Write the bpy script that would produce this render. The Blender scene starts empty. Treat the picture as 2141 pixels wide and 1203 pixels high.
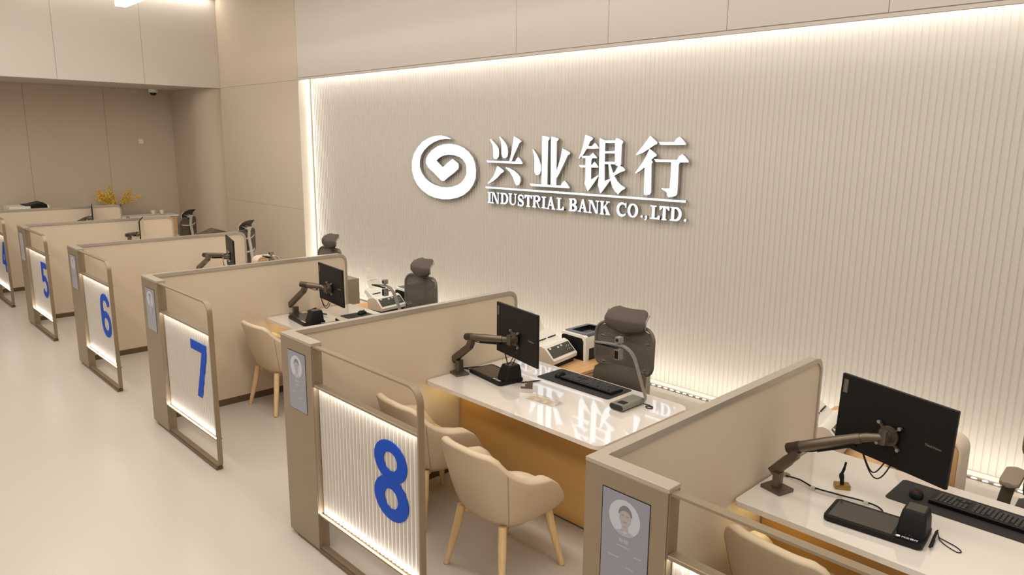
import bpy, bmesh, math, random
from math import pi, sin, cos, radians
from mathutils import Vector, Matrix, Euler

random.seed(7)
SC = bpy.context.scene
COL = SC.collection

# ------------------------------------------------------------------ camera
CAM = dict(f=1522.98, pitch=11.3928, yaw=45.8855, roll=0.5455, loc=(3.998, -1.9441, 2.4342))
cam = bpy.data.cameras.new('camera')
cam.sensor_fit = 'HORIZONTAL'
cam.sensor_width = 36.0
cam.lens = CAM['f'] / 2141.0 * 36.0
cam.clip_start = 0.05
cam.clip_end = 100
cam_ob = bpy.data.objects.new('camera', cam)
COL.objects.link(cam_ob)
_y, _t, _r = radians(CAM['yaw']), radians(CAM['pitch']), radians(CAM['roll'])
_f = Vector((-sin(_y) * cos(_t), cos(_y) * cos(_t), -sin(_t)))
_rt = Vector((cos(_y), sin(_y), 0))
_up = _rt.cross(_f)
_R = _rt * cos(_r) + _up * sin(_r)
_U = -_rt * sin(_r) + _up * cos(_r)
M = Matrix((( _R.x, _U.x, -_f.x, CAM['loc'][0]),
            ( _R.y, _U.y, -_f.y, CAM['loc'][1]),
            ( _R.z, _U.z, -_f.z, CAM['loc'][2]),
            (0, 0, 0, 1)))
cam_ob.matrix_world = M
SC.camera = cam_ob

# ------------------------------------------------------------------ exposure, world, big lights
SC.view_settings.view_transform = 'Standard'
SC.view_settings.look = 'None'
SC.view_settings.gamma = 1.0
SC.view_settings.use_curve_mapping = False
SC.view_settings.exposure = 0.40

w = bpy.data.worlds.new('hall')
SC.world = w
w.use_nodes = True
w.node_tree.nodes['Background'].inputs[0].default_value = (1.0, 0.955, 0.885, 1)
w.node_tree.nodes['Background'].inputs[1].default_value = 0.52

WARM = (1.0, 0.965, 0.90)


def area(name, loc, rot, sx, sy, power, color=WARM):
    l = bpy.data.lights.new(name, 'AREA')
    l.shape = 'RECTANGLE'
    l.size = sx
    l.size_y = sy
    l.energy = power
    l.color = color
    o = bpy.data.objects.new(name, l)
    o.location = loc
    o.rotation_euler = rot
    COL.objects.link(o)
    return o


# ceiling lamps of the hall (rows running along the counters)
area('ceiling_lamp', (-1.5, -3.2, 4.9), (0, 0, 0), 14, 0.9, 205)
area('ceiling_lamp', (-1.5, 0.0, 4.9), (0, 0, 0), 14, 0.9, 190)
area('ceiling_lamp', (-1.5, 1.9, 4.9), (0, 0, 0), 14, 0.7, 75)
# cove light behind the fascia over the fluted wall, wash from the floor channel, recess lamp
area('cove_lamp', (-0.4, 3.95, 3.42), (radians(50), 0, 0), 13.0, 0.03, 25, (1, 0.97, 0.91))
area('floor_wash', (-0.4, 3.86, 0.03), (radians(152), 0, 0), 13.0, 0.03, 27, (1, 0.955, 0.86))
area('side_cove_lamp', (-6.89, 4.0, 1.7), (0, radians(-90), radians(35)), 3.1, 0.02, 3.5, (1, 0.96, 0.9))
area('soffit_cove_lamp', (-9.78, 2.2, 4.93), (0, radians(-18), 0), 0.06, 3.2, 12, (1, 0.97, 0.9))

# ------------------------------------------------------------------ materials


def lin(c):
    def f(v):
        v /= 255.0
        return v / 12.92 if v <= 0.04045 else ((v + 0.055) / 1.055) ** 2.4
    return (f(c[0]), f(c[1]), f(c[2]), 1.0)


def mat(name, rgb, rough=0.5, metal=0.0, emit=None, strength=0.0, alpha=None, spec=None, coat=0.0, noise=0.0, nscale=30.0, bump=0.0, bscale=200.0, trans=0.0):
    m = bpy.data.materials.new(name)
    m.use_nodes = True
    nt = m.node_tree
    b = nt.nodes['Principled BSDF']
    b.inputs['Base Color'].default_value = lin(rgb)
    b.inputs['Roughness'].default_value = rough
    b.inputs['Metallic'].default_value = metal
    if spec is not None:
        b.inputs['Specular IOR Level'].default_value = spec
    if coat:
        b.inputs['Coat Weight'].default_value = coat
        b.inputs['Coat Roughness'].default_value = 0.03
        b.inputs['Coat IOR'].default_value = 1.75
    if trans:
        b.inputs['Transmission Weight'].default_value = trans
        b.inputs['IOR'].default_value = 1.45
    if emit:
        b.inputs['Emission Color'].default_value = lin(emit)
        b.inputs['Emission Strength'].default_value = strength
    if alpha is not None:
        b.inputs['Alpha'].default_value = alpha
    if noise or bump:
        tc = nt.nodes.new('ShaderNodeTexCoord')
        if noise:
            n = nt.nodes.new('ShaderNodeTexNoise')
            n.inputs['Scale'].default_value = nscale
            n.inputs['Detail'].default_value = 4
            nt.links.new(tc.outputs['Object'], n.inputs['Vector'])
            mx = nt.nodes.new('ShaderNodeMix')
            mx.data_type = 'RGBA'
            c = lin(rgb)
            mx.inputs[6].default_value = tuple(v * (1 - noise) for v in c[:3]) + (1,)
            mx.inputs[7].default_value = tuple(min(1, v * (1 + noise)) for v in c[:3]) + (1,)
            nt.links.new(n.outputs['Fac'], mx.inputs[0])
            nt.links.new(mx.outputs[2], b.inputs['Base Color'])
        if bump:
            n2 = nt.nodes.new('ShaderNodeTexNoise')
            n2.inputs['Scale'].default_value = bscale
            nt.links.new(tc.outputs['Object'], n2.inputs['Vector'])
            bp = nt.nodes.new('ShaderNodeBump')
            bp.inputs['Strength'].default_value = bump
            bp.inputs['Distance'].default_value = 0.002
            nt.links.new(n2.outputs['Fac'], bp.inputs['Height'])
            nt.links.new(bp.outputs['Normal'], b.inputs['Normal'])
    return m


def wood(name, rgb, rgb2, rough=0.45, axis='Z', scale=14.0):
    m = bpy.data.materials.new(name)
    m.use_nodes = True
    nt = m.node_tree
    b = nt.nodes['Principled BSDF']
    b.inputs['Roughness'].default_value = rough
    tc = nt.nodes.new('ShaderNodeTexCoord')
    mp = nt.nodes.new('ShaderNodeMapping')
    s = [scale, scale, scale]
    s['XYZ'.index(axis)] = scale * 0.06
    mp.inputs['Scale'].default_value = s
    n = nt.nodes.new('ShaderNodeTexNoise')
    n.inputs['Scale'].default_value = 5.0
    n.inputs['Detail'].default_value = 6
    n.inputs['Distortion'].default_value = 0.6
    r = nt.nodes.new('ShaderNodeValToRGB')
    r.color_ramp.elements[0].position = 0.3
    r.color_ramp.elements[0].color = lin(rgb2)
    r.color_ramp.elements[1].position = 0.7
    r.color_ramp.elements[1].color = lin(rgb)
    nt.links.new(tc.outputs['Object'], mp.inputs['Vector'])
    nt.links.new(mp.outputs[0], n.inputs['Vector'])
    nt.links.new(n.outputs['Fac'], r.inputs['Fac'])
    nt.links.new(r.outputs[0], b.inputs['Base Color'])
    return m


def mesh_fabric(name, rgb, alpha_hi=1.0, alpha_lo=0.45):
    m = bpy.data.materials.new(name)
    m.use_nodes = True
    nt = m.node_tree
    b = nt.nodes['Principled BSDF']
    b.inputs['Base Color'].default_value = lin(rgb)
    b.inputs['Roughness'].default_value = 0.8
    tc = nt.nodes.new('ShaderNodeTexCoord')
    wv = nt.nodes.new('ShaderNodeTexWave')
    wv.wave_type = 'BANDS'
    wv.bands_direction = 'Z'
    wv.inputs['Scale'].default_value = 28.0
    mr = nt.nodes.new('ShaderNodeMapRange')
    mr.inputs['To Min'].default_value = alpha_lo
    mr.inputs['To Max'].default_value = alpha_hi
    nt.links.new(tc.outputs['Object'], wv.inputs['Vector'])
    nt.links.new(wv.outputs['Fac'], mr.inputs['Value'])
    nt.links.new(mr.outputs[0], b.inputs['Alpha'])
    return m


def floor_mat():
    m = mat('floor_stone', (183, 174, 163), 0.26, noise=0.02, nscale=1.2)
    nt = m.node_tree
    b = nt.nodes['Principled BSDF']
    b.inputs['Specular IOR Level'].default_value = 0.35
    src = b.inputs['Base Color'].links[0].from_socket
    tc = nt.nodes.new('ShaderNodeTexCoord')
    br = nt.nodes.new('ShaderNodeTexBrick')
    br.offset = 0.0
    br.inputs['Scale'].default_value = 1.0
    br.inputs['Brick Width'].default_value = 1.2
    br.inputs['Row Height'].default_value = 0.6
    br.inputs['Mortar Size'].default_value = 0.0018
    br.inputs['Color1'].default_value = (1, 1, 1, 1)
    br.inputs['Color2'].default_value = (1, 1, 1, 1)
    br.inputs['Mortar'].default_value = (0.95, 0.94, 0.93, 1)
    nt.links.new(tc.outputs['Object'], br.inputs['Vector'])
    mx = nt.nodes.new('ShaderNodeMix')
    mx.data_type = 'RGBA'
    mx.blend_type = 'MULTIPLY'
    mx.inputs[0].default_value = 1.0
    nt.links.new(src, mx.inputs[6])
    nt.links.new(br.outputs['Color'], mx.inputs[7])
    nt.links.new(mx.outputs[2], b.inputs['Base Color'])
    return m


MT = dict(
    floor=floor_mat(),
    wall=mat('wall_panel_beige', (209, 200, 190), 0.62, noise=0.015, nscale=3),
    slat=mat('fluted_panel_beige', (195, 187, 176), 0.5),
    pier=mat('pier_panel_shaded', (205, 189, 168), 0.62, noise=0.015, nscale=3),  # wall beige deepened: the weaker light on the pier is in the colour
    recess=mat('recess_panel_taupe', (188, 171, 151), 0.6, noise=0.015, nscale=3),
    white_reveal=mat('white_reveal', (222, 214, 200), 0.5),
    ceil=mat('ceiling_white', (226, 216, 200), 0.8),
    led=mat('led_warm', (255, 246, 232), 0.5, emit=(255, 247, 234), strength=1.6),
    led_hot=mat('led_panel_strip', (255, 252, 244), 0.5, emit=(255, 251, 243), strength=30.0),
    led_soft=mat('led_panel_strip_top', (255, 252, 244), 0.5, emit=(255, 251, 243), strength=22.0),
    led_yellow=mat('led_under_desk', (255, 232, 170), 0.5, emit=(255, 236, 176), strength=13.0),
    pendant=mat('pendant_diffuser', (250, 250, 250), 0.5, emit=(250, 248, 246), strength=2.0),
    metal=mat('champagne_metal', (148, 131, 109), 0.38, metal=0.45, noise=0.03, nscale=4),
    metal_cap_sheen=mat('champagne_cap_sheen', (180, 168, 153), 0.32, metal=0.4),  # pillar metal lightened, the reflection on caps and trim put into its colour
    metal_dark=mat('bronze_trim', (112, 94, 70), 0.38, metal=0.6),
    brass=mat('brass_trim', (160, 130, 74), 0.3, metal=0.85),
    fabric=mat('partition_cream', (208, 190, 166), 0.85, bump=0.12, bscale=500),
    panel=mat('lit_acrylic', (224, 217, 207), 0.42),
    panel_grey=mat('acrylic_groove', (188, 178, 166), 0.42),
    blue=mat('blue_number', (14, 70, 176), 0.6, spec=0.2),
    desk=mat('desk_white_gloss', (222, 213, 203), 0.10, coat=1.0),
    desk_front=wood('desk_front_tan', (200, 155, 92), (194, 149, 88), 0.42, 'X', 3.0),
    leather=mat('cream_leather', (200, 180, 152), 0.55, bump=0.15, bscale=260),
    leather_in=mat('cream_leather_light', (208, 190, 163), 0.55, bump=0.15, bscale=260),
    seam=mat('leather_seam', (150, 130, 104), 0.7),
    ash=wood('ash_wood', (228, 198, 152), (210, 176, 126), 0.45, 'Z', 20.0),
    oak=wood('oak_laminate', (216, 174, 124), (200, 156, 106), 0.45, 'Y', 8.0),
    black=mat('black_plastic', (12, 11, 10), 0.5, spec=0.3),
    black_matte=mat('black_matte', (38, 36, 33), 0.75),
    black_gloss=mat('black_gloss', (14, 14, 15), 0.08),
    screen_off=mat('dark_glass', (60, 52, 44), 0.12),
    key=mat('key_black', (58, 57, 55), 0.4),
    arm=mat('arm_bronze', (104, 92, 78), 0.34, metal=0.65),
    arm_dark=mat('arm_dark_cap', (60, 50, 42), 0.38, metal=0.4),
    steel=mat('bright_steel', (190, 188, 184), 0.25, metal=0.9),
    silver=mat('silver_plastic', (138, 132, 122), 0.36, metal=0.4),
    arm_pad=mat('arm_pad', (146, 130, 112), 0.5),
    white=mat('white_plastic', (228, 222, 210), 0.42),
    clear=mat('clear_tray', (232, 226, 214), 0.25, alpha=0.55),
    glass=mat('clear_glass', (255, 255, 255), 0.03, trans=0.9),
    pink_white=mat('scanner_side_and_glare', (218, 198, 176), 0.5),
    panel_dark=mat('control_panel', (70, 68, 58), 0.4),
    blue_grey=mat('printer_top', (92, 98, 106), 0.42),
    grey_metal=mat('cabinet_grey', (142, 134, 112), 0.48),
    mesh=mesh_fabric('chair_mesh', (96, 86, 74), 1.0, 0.62),
    mesh_dense=mesh_fabric('chair_mesh_dense', (84, 74, 63), 1.0, 0.92),
    chair_frame=mat('chair_frame', (96, 88, 78), 0.5),
    chair_light=mat('chair_light_frame', (196, 188, 172), 0.45),
    yellow=mat('yellow_flower', (232, 192, 72), 0.7, noise=0.2, nscale=60),
    stem=mat('twig', (110, 92, 44), 0.8),
    screen=mat('status_screen', (92, 88, 92), 0.25, emit=(146, 140, 142), strength=0.33),
    screen_circle=mat('screen_circle', (130, 128, 128), 0.3, emit=(178, 174, 176), strength=0.36),
    screen_skin=mat('screen_skin', (120, 110, 106), 0.3, emit=(158, 148, 142), strength=0.34),
    screen_hair=mat('screen_hair', (86, 80, 80), 0.3, emit=(120, 112, 110), strength=0.30),
    screen_text=mat('screen_text', (112, 108, 112), 0.3, emit=(156, 150, 156), strength=0.36),
    sign=mat('sign_face', (150, 156, 164), 0.4, emit=(222, 237, 255), strength=0.92),
    sign_side=mat('sign_return', (150, 142, 132), 0.4, metal=0.2),
    logo_white=mat('logo_print', (225, 225, 222), 0.5),
    red=mat('red_mark', (190, 40, 30), 0.5),
    cream_switch=mat('switch_plate', (224, 212, 194), 0.4),
    foil=mat('clear_wrap', (196, 186, 170), 0.12, alpha=0.55),
    brown=mat('brown_plastic', (92, 78, 64), 0.5),
)

# ------------------------------------------------------------------ helpers


def obj(name, bm, m, parent=None, smooth=38, recalc=True):
    if recalc:
        bmesh.ops.recalc_face_normals(bm, faces=bm.faces[:])
    me = bpy.data.meshes.new(name)
    bm.to_mesh(me)
    bm.free()
    for mm in (m if isinstance(m, (list, tuple)) else [m]):
        me.materials.append(mm)
    if smooth:
        me.shade_smooth()
        me.set_sharp_from_angle(angle=radians(smooth))
    o = bpy.data.objects.new(name, me)
    if smooth:
        wn = o.modifiers.new('weighted_normal', 'WEIGHTED_NORMAL')
        wn.keep_sharp = True
    COL.objects.link(o)
    if parent:
        o.parent = parent
    return o


def tag(o, label, cat, group=None):
    o['label'] = label
    o['category'] = cat
    if group:
        o['group'] = group
    return o


def thing(name, label, cat, loc=(0, 0, 0), rz=0.0, group=None):
    o = bpy.data.objects.new(name, None)
    o.empty_display_size = 0.1
    COL.objects.link(o)
    o.location = loc
    o.rotation_euler = (0, 0, rz)
    return tag(o, label, cat, group)


def struct(name, bm, m, smooth=38):
    o = obj(name, bm, m, None, smooth)
    o['kind'] = 'structure'
    return o


def kids(o):
    return [c for c in COL.objects if c.parent == o]


def copy_tree(o, parent=None):
    c = o.copy()
    COL.objects.link(c)
    c.parent = parent
    for ch in kids(o):
        copy_tree(ch, c)
    return c


def dup(root, loc, rz, label, group=None):
    c = copy_tree(root)
    c.location = loc
    c.rotation_euler = (0, 0, rz)
    c['label'] = label
    if group:
        c['group'] = group
    return c


def bm_new():
    return bmesh.new()


def box(bm, x0, x1, y0, y1, z0, z1, mi=0, bev=0.0, seg=2, mtx=None):
    vs = [bm.verts.new((x, y, z)) for x in (x0, x1) for y in (y0, y1) for z in (z0, z1)]
    q = [(0, 1, 3, 2), (4, 6, 7, 5), (0, 4, 5, 1), (2, 3, 7, 6), (0, 2, 6, 4), (1, 5, 7, 3)]
    fs = [bm.faces.new([vs[i] for i in f]) for f in q]
    for f in fs:
        f.material_index = mi
    if mtx is not None:
        bmesh.ops.transform(bm, matrix=mtx, verts=vs)
    if bev:
        es = list({e for f in fs for e in f.edges})
        r = bmesh.ops.bevel(bm, geom=es, offset=bev, segments=seg, affect='EDGES', profile=0.5)
        for f in r['faces']:
            f.material_index = mi
    return fs


def prism(bm, poly, a, b, plane='xz', mi=0, mi_side=None, mtx=None):
    """extrude a 2D outline between depths a (front) and b along the third axis"""
    def P(u, v, d):
        return {'xz': (u, d, v), 'xy': (u, v, d), 'yz': (d, u, v)}[plane]
    va = [bm.verts.new(P(u, v, a)) for u, v in poly]
    vb = [bm.verts.new(P(u, v, b)) for u, v in poly]
    fs = [bm.faces.new(va), bm.faces.new(vb[::-1])]
    for f in fs:
        f.material_index = mi
    n = len(poly)
    for i in range(n):
        f = bm.faces.new((va[i], vb[i], vb[(i + 1) % n], va[(i + 1) % n]))
        f.material_index = mi if mi_side is None else mi_side
    if mtx is not None:
        bmesh.ops.transform(bm, matrix=mtx, verts=va + vb)
    return va + vb


def rrect(x0, x1, y0, y1, r, seg=6):
    """rounded rectangle outline; r may be one radius or (x0y0, x1y0, x1y1, x0y1)"""
    rs = r if isinstance(r, (tuple, list)) else (r,) * 4
    out = []
    for (cx, cy, a0, rr, sx, sy) in ((x0, y0, pi, rs[0], 1, 1), (x1, y0, 1.5 * pi, rs[1], -1, 1), (x1, y1, 0, rs[2], -1, -1), (x0, y1, 0.5 * pi, rs[3], 1, -1)):
        if rr <= 0:
            out.append((cx, cy))
            continue
        ox, oy = cx + sx * rr, cy + sy * rr
        for i in range(seg + 1):
            a = a0 + 0.5 * pi * i / seg
            out.append((ox + rr * cos(a), oy + rr * sin(a)))
    return out


def slab(bm, poly, z0, z1, bev=0.0, mi=0, plane='xy', seg=2):
    vs = prism(bm, poly, z1, z0, plane, mi)
    if bev:
        n = len(poly)
        s = set(vs)
        es = [e for e in bm.edges if e.verts[0] in s and e.verts[1] in s and
              ((vs.index(e.verts[0]) < n) == (vs.index(e.verts[1]) < n))]
        r = bmesh.ops.bevel(bm, geom=es, offset=bev, segments=seg, affect='EDGES', profile=0.5)
        for f in r['faces']:
            f.material_index = mi


def tube(bm, pts, r, seg=8, mi=0, close=False, caps=True, flat=None):
    """sweep a circle (or a flat rounded section (w, t)) along pts; r may be a list"""
    pts = [Vector(p) for p in pts]
    n = len(pts)
    rr = r if isinstance(r, (list, tuple)) else [r] * n
    T = []
    for i in range(n):
        if close:
            d = pts[(i + 1) % n] - pts[i - 1]
        else:
            d = pts[min(i + 1, n - 1)] - pts[max(i - 1, 0)]
        T.append(d.normalized())
    ref = Vector((0, 0, 1)) if abs(T[0].z) < 0.9 else Vector((1, 0, 0))
    N = (ref - T[0] * ref.dot(T[0])).normalized()
    rings = []
    for i in range(n):
        N = (N - T[i] * N.dot(T[i])).normalized()
        B = T[i].cross(N)
        ring = []
        for k in range(seg):
            a = 2 * pi * k / seg
            if flat:
                ca, sa = cos(a), sin(a)
                u = math.copysign(abs(ca) ** 0.35, ca) * flat[0] / 2
                v = math.copysign(abs(sa) ** 0.35, sa) * flat[1] / 2
                p = pts[i] + (B * u + N * v) * rr[i]
            else:
                p = pts[i] + (N * cos(a) + B * sin(a)) * rr[i]
            ring.append(bm.verts.new(p))
        rings.append(ring)
    m = n if close else n - 1
    for i in range(m):
        a, b = rings[i], rings[(i + 1) % n]
        for k in range(seg):
            f = bm.faces.new((a[k], a[(k + 1) % seg], b[(k + 1) % seg], b[k]))
            f.material_index = mi
    if caps and not close:
        for ring, rev in ((rings[0], True), (rings[-1], False)):
            f = bm.faces.new(ring[::-1] if rev else ring)
            f.material_index = mi


def lathe(bm, prof, seg=20, mi=0, loc=(0, 0, 0), mtx=None):
    rings = []
    new = []
    for r, z in prof:
        if r <= 1e-5:
            v = bm.verts.new((loc[0], loc[1], loc[2] + z))
            rings.append([v])
            new.append(v)
        else:
            ring = [bm.verts.new((loc[0] + r * cos(2 * pi * k / seg), loc[1] + r * sin(2 * pi * k / seg), loc[2] + z)) for k in range(seg)]
            rings.append(ring)
            new += ring
    for a, b in zip(rings, rings[1:]):
        for k in range(seg):
            k2 = (k + 1) % seg
            if len(a) == 1 and len(b) == 1:
                continue
            if len(a) == 1:
                f = bm.faces.new((a[0], b[k2], b[k]))
            elif len(b) == 1:
                f = bm.faces.new((a[k], a[k2], b[0]))
            else:
                f = bm.faces.new((a[k], a[k2], b[k2], b[k]))
            f.material_index = mi
    for ring in (rings[0], rings[-1]):
        if len(ring) > 2:
            f = bm.faces.new(ring)
            f.material_index = mi
    if mtx is not None:
        bmesh.ops.transform(bm, matrix=mtx, verts=new)


def cyl(bm, p0, p1, r, seg=14, mi=0, r1=None):
    tube(bm, [p0, p1], [r, r if r1 is None else r1], seg, mi)


def bez(p0, p1, p2, p3, n=10):
    p0, p1, p2, p3 = (Vector(p) for p in (p0, p1, p2, p3))
    return [(1 - t) ** 3 * p0 + 3 * (1 - t) ** 2 * t * p1 + 3 * (1 - t) * t * t * p2 + t ** 3 * p3 for t in [i / n for i in range(n + 1)]]


def smooth_path(pts, n=6):
    pts = [Vector(p) for p in pts]
    out = []
    for i in range(len(pts) - 1):
        p0, p1, p2, p3 = pts[max(i - 1, 0)], pts[i], pts[i + 1], pts[min(i + 2, len(pts) - 1)]
        for k in range(n):
            t = k / n
            out.append(0.5 * ((2 * p1) + (-p0 + p2) * t + (2 * p0 - 5 * p1 + 4 * p2 - p3) * t * t + (-p0 + 3 * p1 - 3 * p2 + p3) * t ** 3))
    out.append(pts[-1])
    return out


def stroke(bm, pts, wd, a, b, plane='xz', mi=0, mi_side=None, close=False):
    """a flat ribbon following pts (2D) with width wd (number or list), extruded a..b"""
    n = len(pts)
    P = [Vector(p) for p in pts]
    ws = wd if isinstance(wd, (list, tuple)) else [wd] * n
    L, Rr = [], []
    for i in range(n):
        if close:
            d0 = (P[i] - P[i - 1]).normalized()
            d1 = (P[(i + 1) % n] - P[i]).normalized()
        else:
            d0 = (P[i] - P[i - 1]).normalized() if i > 0 else (P[1] - P[0]).normalized()
            d1 = (P[i + 1] - P[i]).normalized() if i < n - 1 else d0
        d = (d0 + d1).normalized()
        nn = Vector((-d.y, d.x))
        k = 1.0 / max(0.35, nn.dot(Vector((-d0.y, d0.x))))
        L.append(P[i] + nn * ws[i] / 2 * k)
        Rr.append(P[i] - nn * ws[i] / 2 * k)
    m = n if close else n - 1

    def PT(v, d):
        return {'xz': (v.x, d, v.y), 'xy': (v.x, v.y, d), 'yz': (d, v.x, v.y)}[plane]
    la = [bm.verts.new(PT(v, a)) for v in L]
    ra = [bm.verts.new(PT(v, a)) for v in Rr]
    lb = [bm.verts.new(PT(v, b)) for v in L]
    rb = [bm.verts.new(PT(v, b)) for v in Rr]
    ms = mi if mi_side is None else mi_side
    for i in range(m):
        j = (i + 1) % n
        for f4, q in (((la[i], la[j], ra[j], ra[i]), mi), ((lb[i], rb[i], rb[j], lb[j]), mi), ((la[i], lb[i], lb[j], la[j]), ms), ((ra[i], ra[j], rb[j], rb[i]), ms)):
            f = bm.faces.new(f4)
            f.material_index = q
    if not close:
        for f4 in ((la[0], ra[0], rb[0], lb[0]), (la[-1], lb[-1], rb[-1], ra[-1])):
            f = bm.faces.new(f4)
            f.material_index = ms


def arc(cx, cy, rx, ry, a0, a1, n=20):
    return [(cx + rx * cos(radians(a0 + (a1 - a0) * i / n)), cy + ry * sin(radians(a0 + (a1 - a0) * i / n))) for i in range(n + 1)]


def text_mesh(txt, size, name='lettering', depth=0.0005, ax='CENTER'):
    cu = bpy.data.curves.new(name, 'FONT')
    cu.body = txt
    cu.size = size
    cu.align_x = ax
    cu.align_y = 'CENTER'
    cu.extrude = depth
    cu.resolution_u = 3
    tmp = bpy.data.objects.new(name, cu)
    COL.objects.link(tmp)
    dg = bpy.context.evaluated_depsgraph_get()
    me = bpy.data.meshes.new_from_object(tmp.evaluated_get(dg))
    bpy.data.objects.remove(tmp)
    bpy.data.curves.remove(cu)
    me.name = name
    return me


def lettering(txt, size, m, parent, loc, rot, name='lettering'):
    me = text_mesh(txt, size, name)
    me.materials.clear()
    me.materials.append(m)
    o = bpy.data.objects.new(name, me)
    COL.objects.link(o)
    o.parent = parent
    o.location = loc
    o.rotation_euler = rot
    return o

# ================================================================== the room
XL, XR = -9.87, 8.0          # soffit face, open end of the hall
YF = 3.888                   # face of the flat wall / fascia
YS = 4.10                    # fluted wall
ZF = 3.34                    # underside of fascia and soffit
ZC = 4.98

b = bm_new()
box(b, -12.2, XR, -7.0, 4.4, -0.08, 0.0)
struct('floor', b, MT['floor'], 0)

b = bm_new()
box(b, XL, XR, -7.0, 4.4, ZC, ZC + 0.1)
struct('ceiling', b, MT['ceil'], 0)


def panels(b, us, vs, make, gap=0.003):
    """panels between joint lines us x vs; make(u0,u1,v0,v1) adds one panel"""
    for u0, u1 in zip(us, us[1:]):
        for v0, v1 in zip(vs, vs[1:]):
            make(u0 + gap / 2, u1 - gap / 2, v0 + gap / 2, v1 - gap / 2)


# flat wall: pier beside the fluted field and the fascia above it
b = bm_new()
panels(b, [-9.9, -6.915], [0.0, 1.30, 3.345, ZC], lambda u0, u1, v0, v1: box(b, u0, u1, YF, YF + 0.03, v0, v1, 0, 0.001, 1))
box(b, -9.9, -6.93, YF + 0.012, YF + 0.03, 0, ZC)
struct('wall_pier', b, MT['pier'])
b = bm_new()
js = [-6.912, -1.988, -0.708, 0.577, 1.879, 3.16, 4.45, 5.73, XR]
panels(b, js, [3.372, ZC], lambda u0, u1, v0, v1: box(b, u0, u1, YF, YF + 0.03, v0, v1, 0, 0.001, 1), 0.005)
box(b, -6.912, XR, YF + 0.001, YF + 0.03, ZF, 3.368)
box(b, -6.912, XR, YF + 0.014, YF + 0.03, ZF, ZC)
struct('wall_back', b, MT['wall'])

# fluted wall: rounded flutes 5 cm apart
b = bm_new()
prof = []
px = 0.05
x = -6.895
prof_n = 8
while x < 6.4:
    for k in range(prof_n):
        t = k / prof_n
        prof.append((x + px * t, YS - 0.0072 * (sin(pi / 2 * t / 0.875) if t < 0.88 else 0.4)))
    x += px
lo = [b.verts.new((u, v, 0.042)) for u, v in prof]
hi = [b.verts.new((u, v, 3.75)) for u, v in prof]
for i in range(len(prof) - 1):
    b.faces.new((lo[i], lo[i + 1], hi[i + 1], hi[i]))
o = struct('wall_fluted', b, MT['slat'], 50)
b = bm_new()
box(b, -6.93, 6.4, YS - 0.022, YS + 0.03, 0.0, 0.040, 0, 0.003, 1)
struct('baseboard_back', b, MT['white_reveal'])
b = bm_new()
box(b, -6.93, -6.915, YF + 0.005, YS + 0.03, 0.0, 3.42, 0, 0.001, 1)
struct('trim_1', b, MT['white_reveal'])

# soffit over the recess
b = bm_new()
ys = [-7.0, -5.41, -4.08, -2.75, -1.42, -0.09, 1.24, 2.57, 3.888]
panels(b, ys, [ZF, ZC], lambda u0, u1, v0, v1: box(b, XL - 0.03, XL, u0, u1, v0, v1, 0, 0.001, 1), 0.005)
box(b, XL - 0.03, XL - 0.012, -7.0, 3.888, ZF, ZC)
struct('wall_left', b, MT['wall'])
b = bm_new()
box(b, -11.45, XL - 0.031, -7.0, 4.0, ZF, ZF + 0.05)
struct('ceiling_recess', b, MT['wall'], 0)
b = bm_new()
ys = [-7.0, -5.37, -4.09, -2.81, -1.53, -0.25, 1.03, 2.31, 3.6]
panels(b, ys, [0, ZF], lambda u0, u1, v0, v1: box(b, -11.43, -11.4, u0, u1, v0, v1, 0, 0.001, 1), 0.004)
box(b, -11.43, -11.412, -7.0, 3.6, 0, ZF)
struct('wall_recess', b, MT['recess'])
b = bm_new()
pl = [(-11.43, 3.52), (-10.42, 3.52)] + [(-10.42 + 0.52 * sin(radians(a)), 3.888 - 0.368 * cos(radians(a))) for a in range(8, 91, 7)] + [(-9.9, 3.888), (-9.9, 4.0), (-11.43, 4.0)]
prism(b, pl, 0.0, ZF, 'xy')
struct('wall_recess_side', b, MT['recess'], 50)

# small things on the walls
t = thing('ceiling_camera', 'white dome camera under the soffit near the recess corner', 'camera', (-11.15, 3.12, ZF))
b = bm_new()
lathe(b, [(0.0, 0.0), (0.085, 0.0), (0.085, -0.05), (0.07, -0.065), (0, -0.065)], 20)
obj('housing', b, MT['white'], t)
b = bm_new()
lathe(b, [(0.06, -0.066), (0.055, -0.09), (0.035, -0.112), (0.0, -0.12)], 18)
obj('dome', b, MT['black_gloss'], t)
t = thing('sprinkler', 'small sprinkler head in the soffit underside', 'sprinkler', (-11.08, 2.46, ZF))
b = bm_new()
lathe(b, [(0, 0), (0.03, 0), (0.03, -0.008), (0.012, -0.012), (0.012, -0.045), (0.024, -0.047), (0.024, -0.052), (0, -0.054)], 12)
obj('sprinkler_head', b, MT['steel'], t)
b = bm_new()
box(b, -11.4, -11.388, 2.86, 2.945, 2.31, 2.40, 0, 0.004, 2)
tag(obj('wall_plate', b, MT['cream_switch']), 'small square pale plate high on the recess wall', 'wall plate')
t = thing('pendant_light', 'long white linear lamp hanging high over the aisle', 'lamp', (-7.42, 1.54, 4.2))
b = bm_new()
box(b, 0, 9.5, -0.07, 0.07, 0.0, 0.11, 0, 0.004, 1)
obj('diffuser', b, MT['pendant'], t)
b = bm_new()
box(b, 0.004, 9.496, -0.066, 0.066, 0.11, 0.135)
for cx in (0.8, 4.7, 8.7):
    cyl(b, (cx, 0, 0.13), (cx, 0, ZC - 4.2), 0.006, 8)
obj('housing', b, MT['white'], t)

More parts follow.
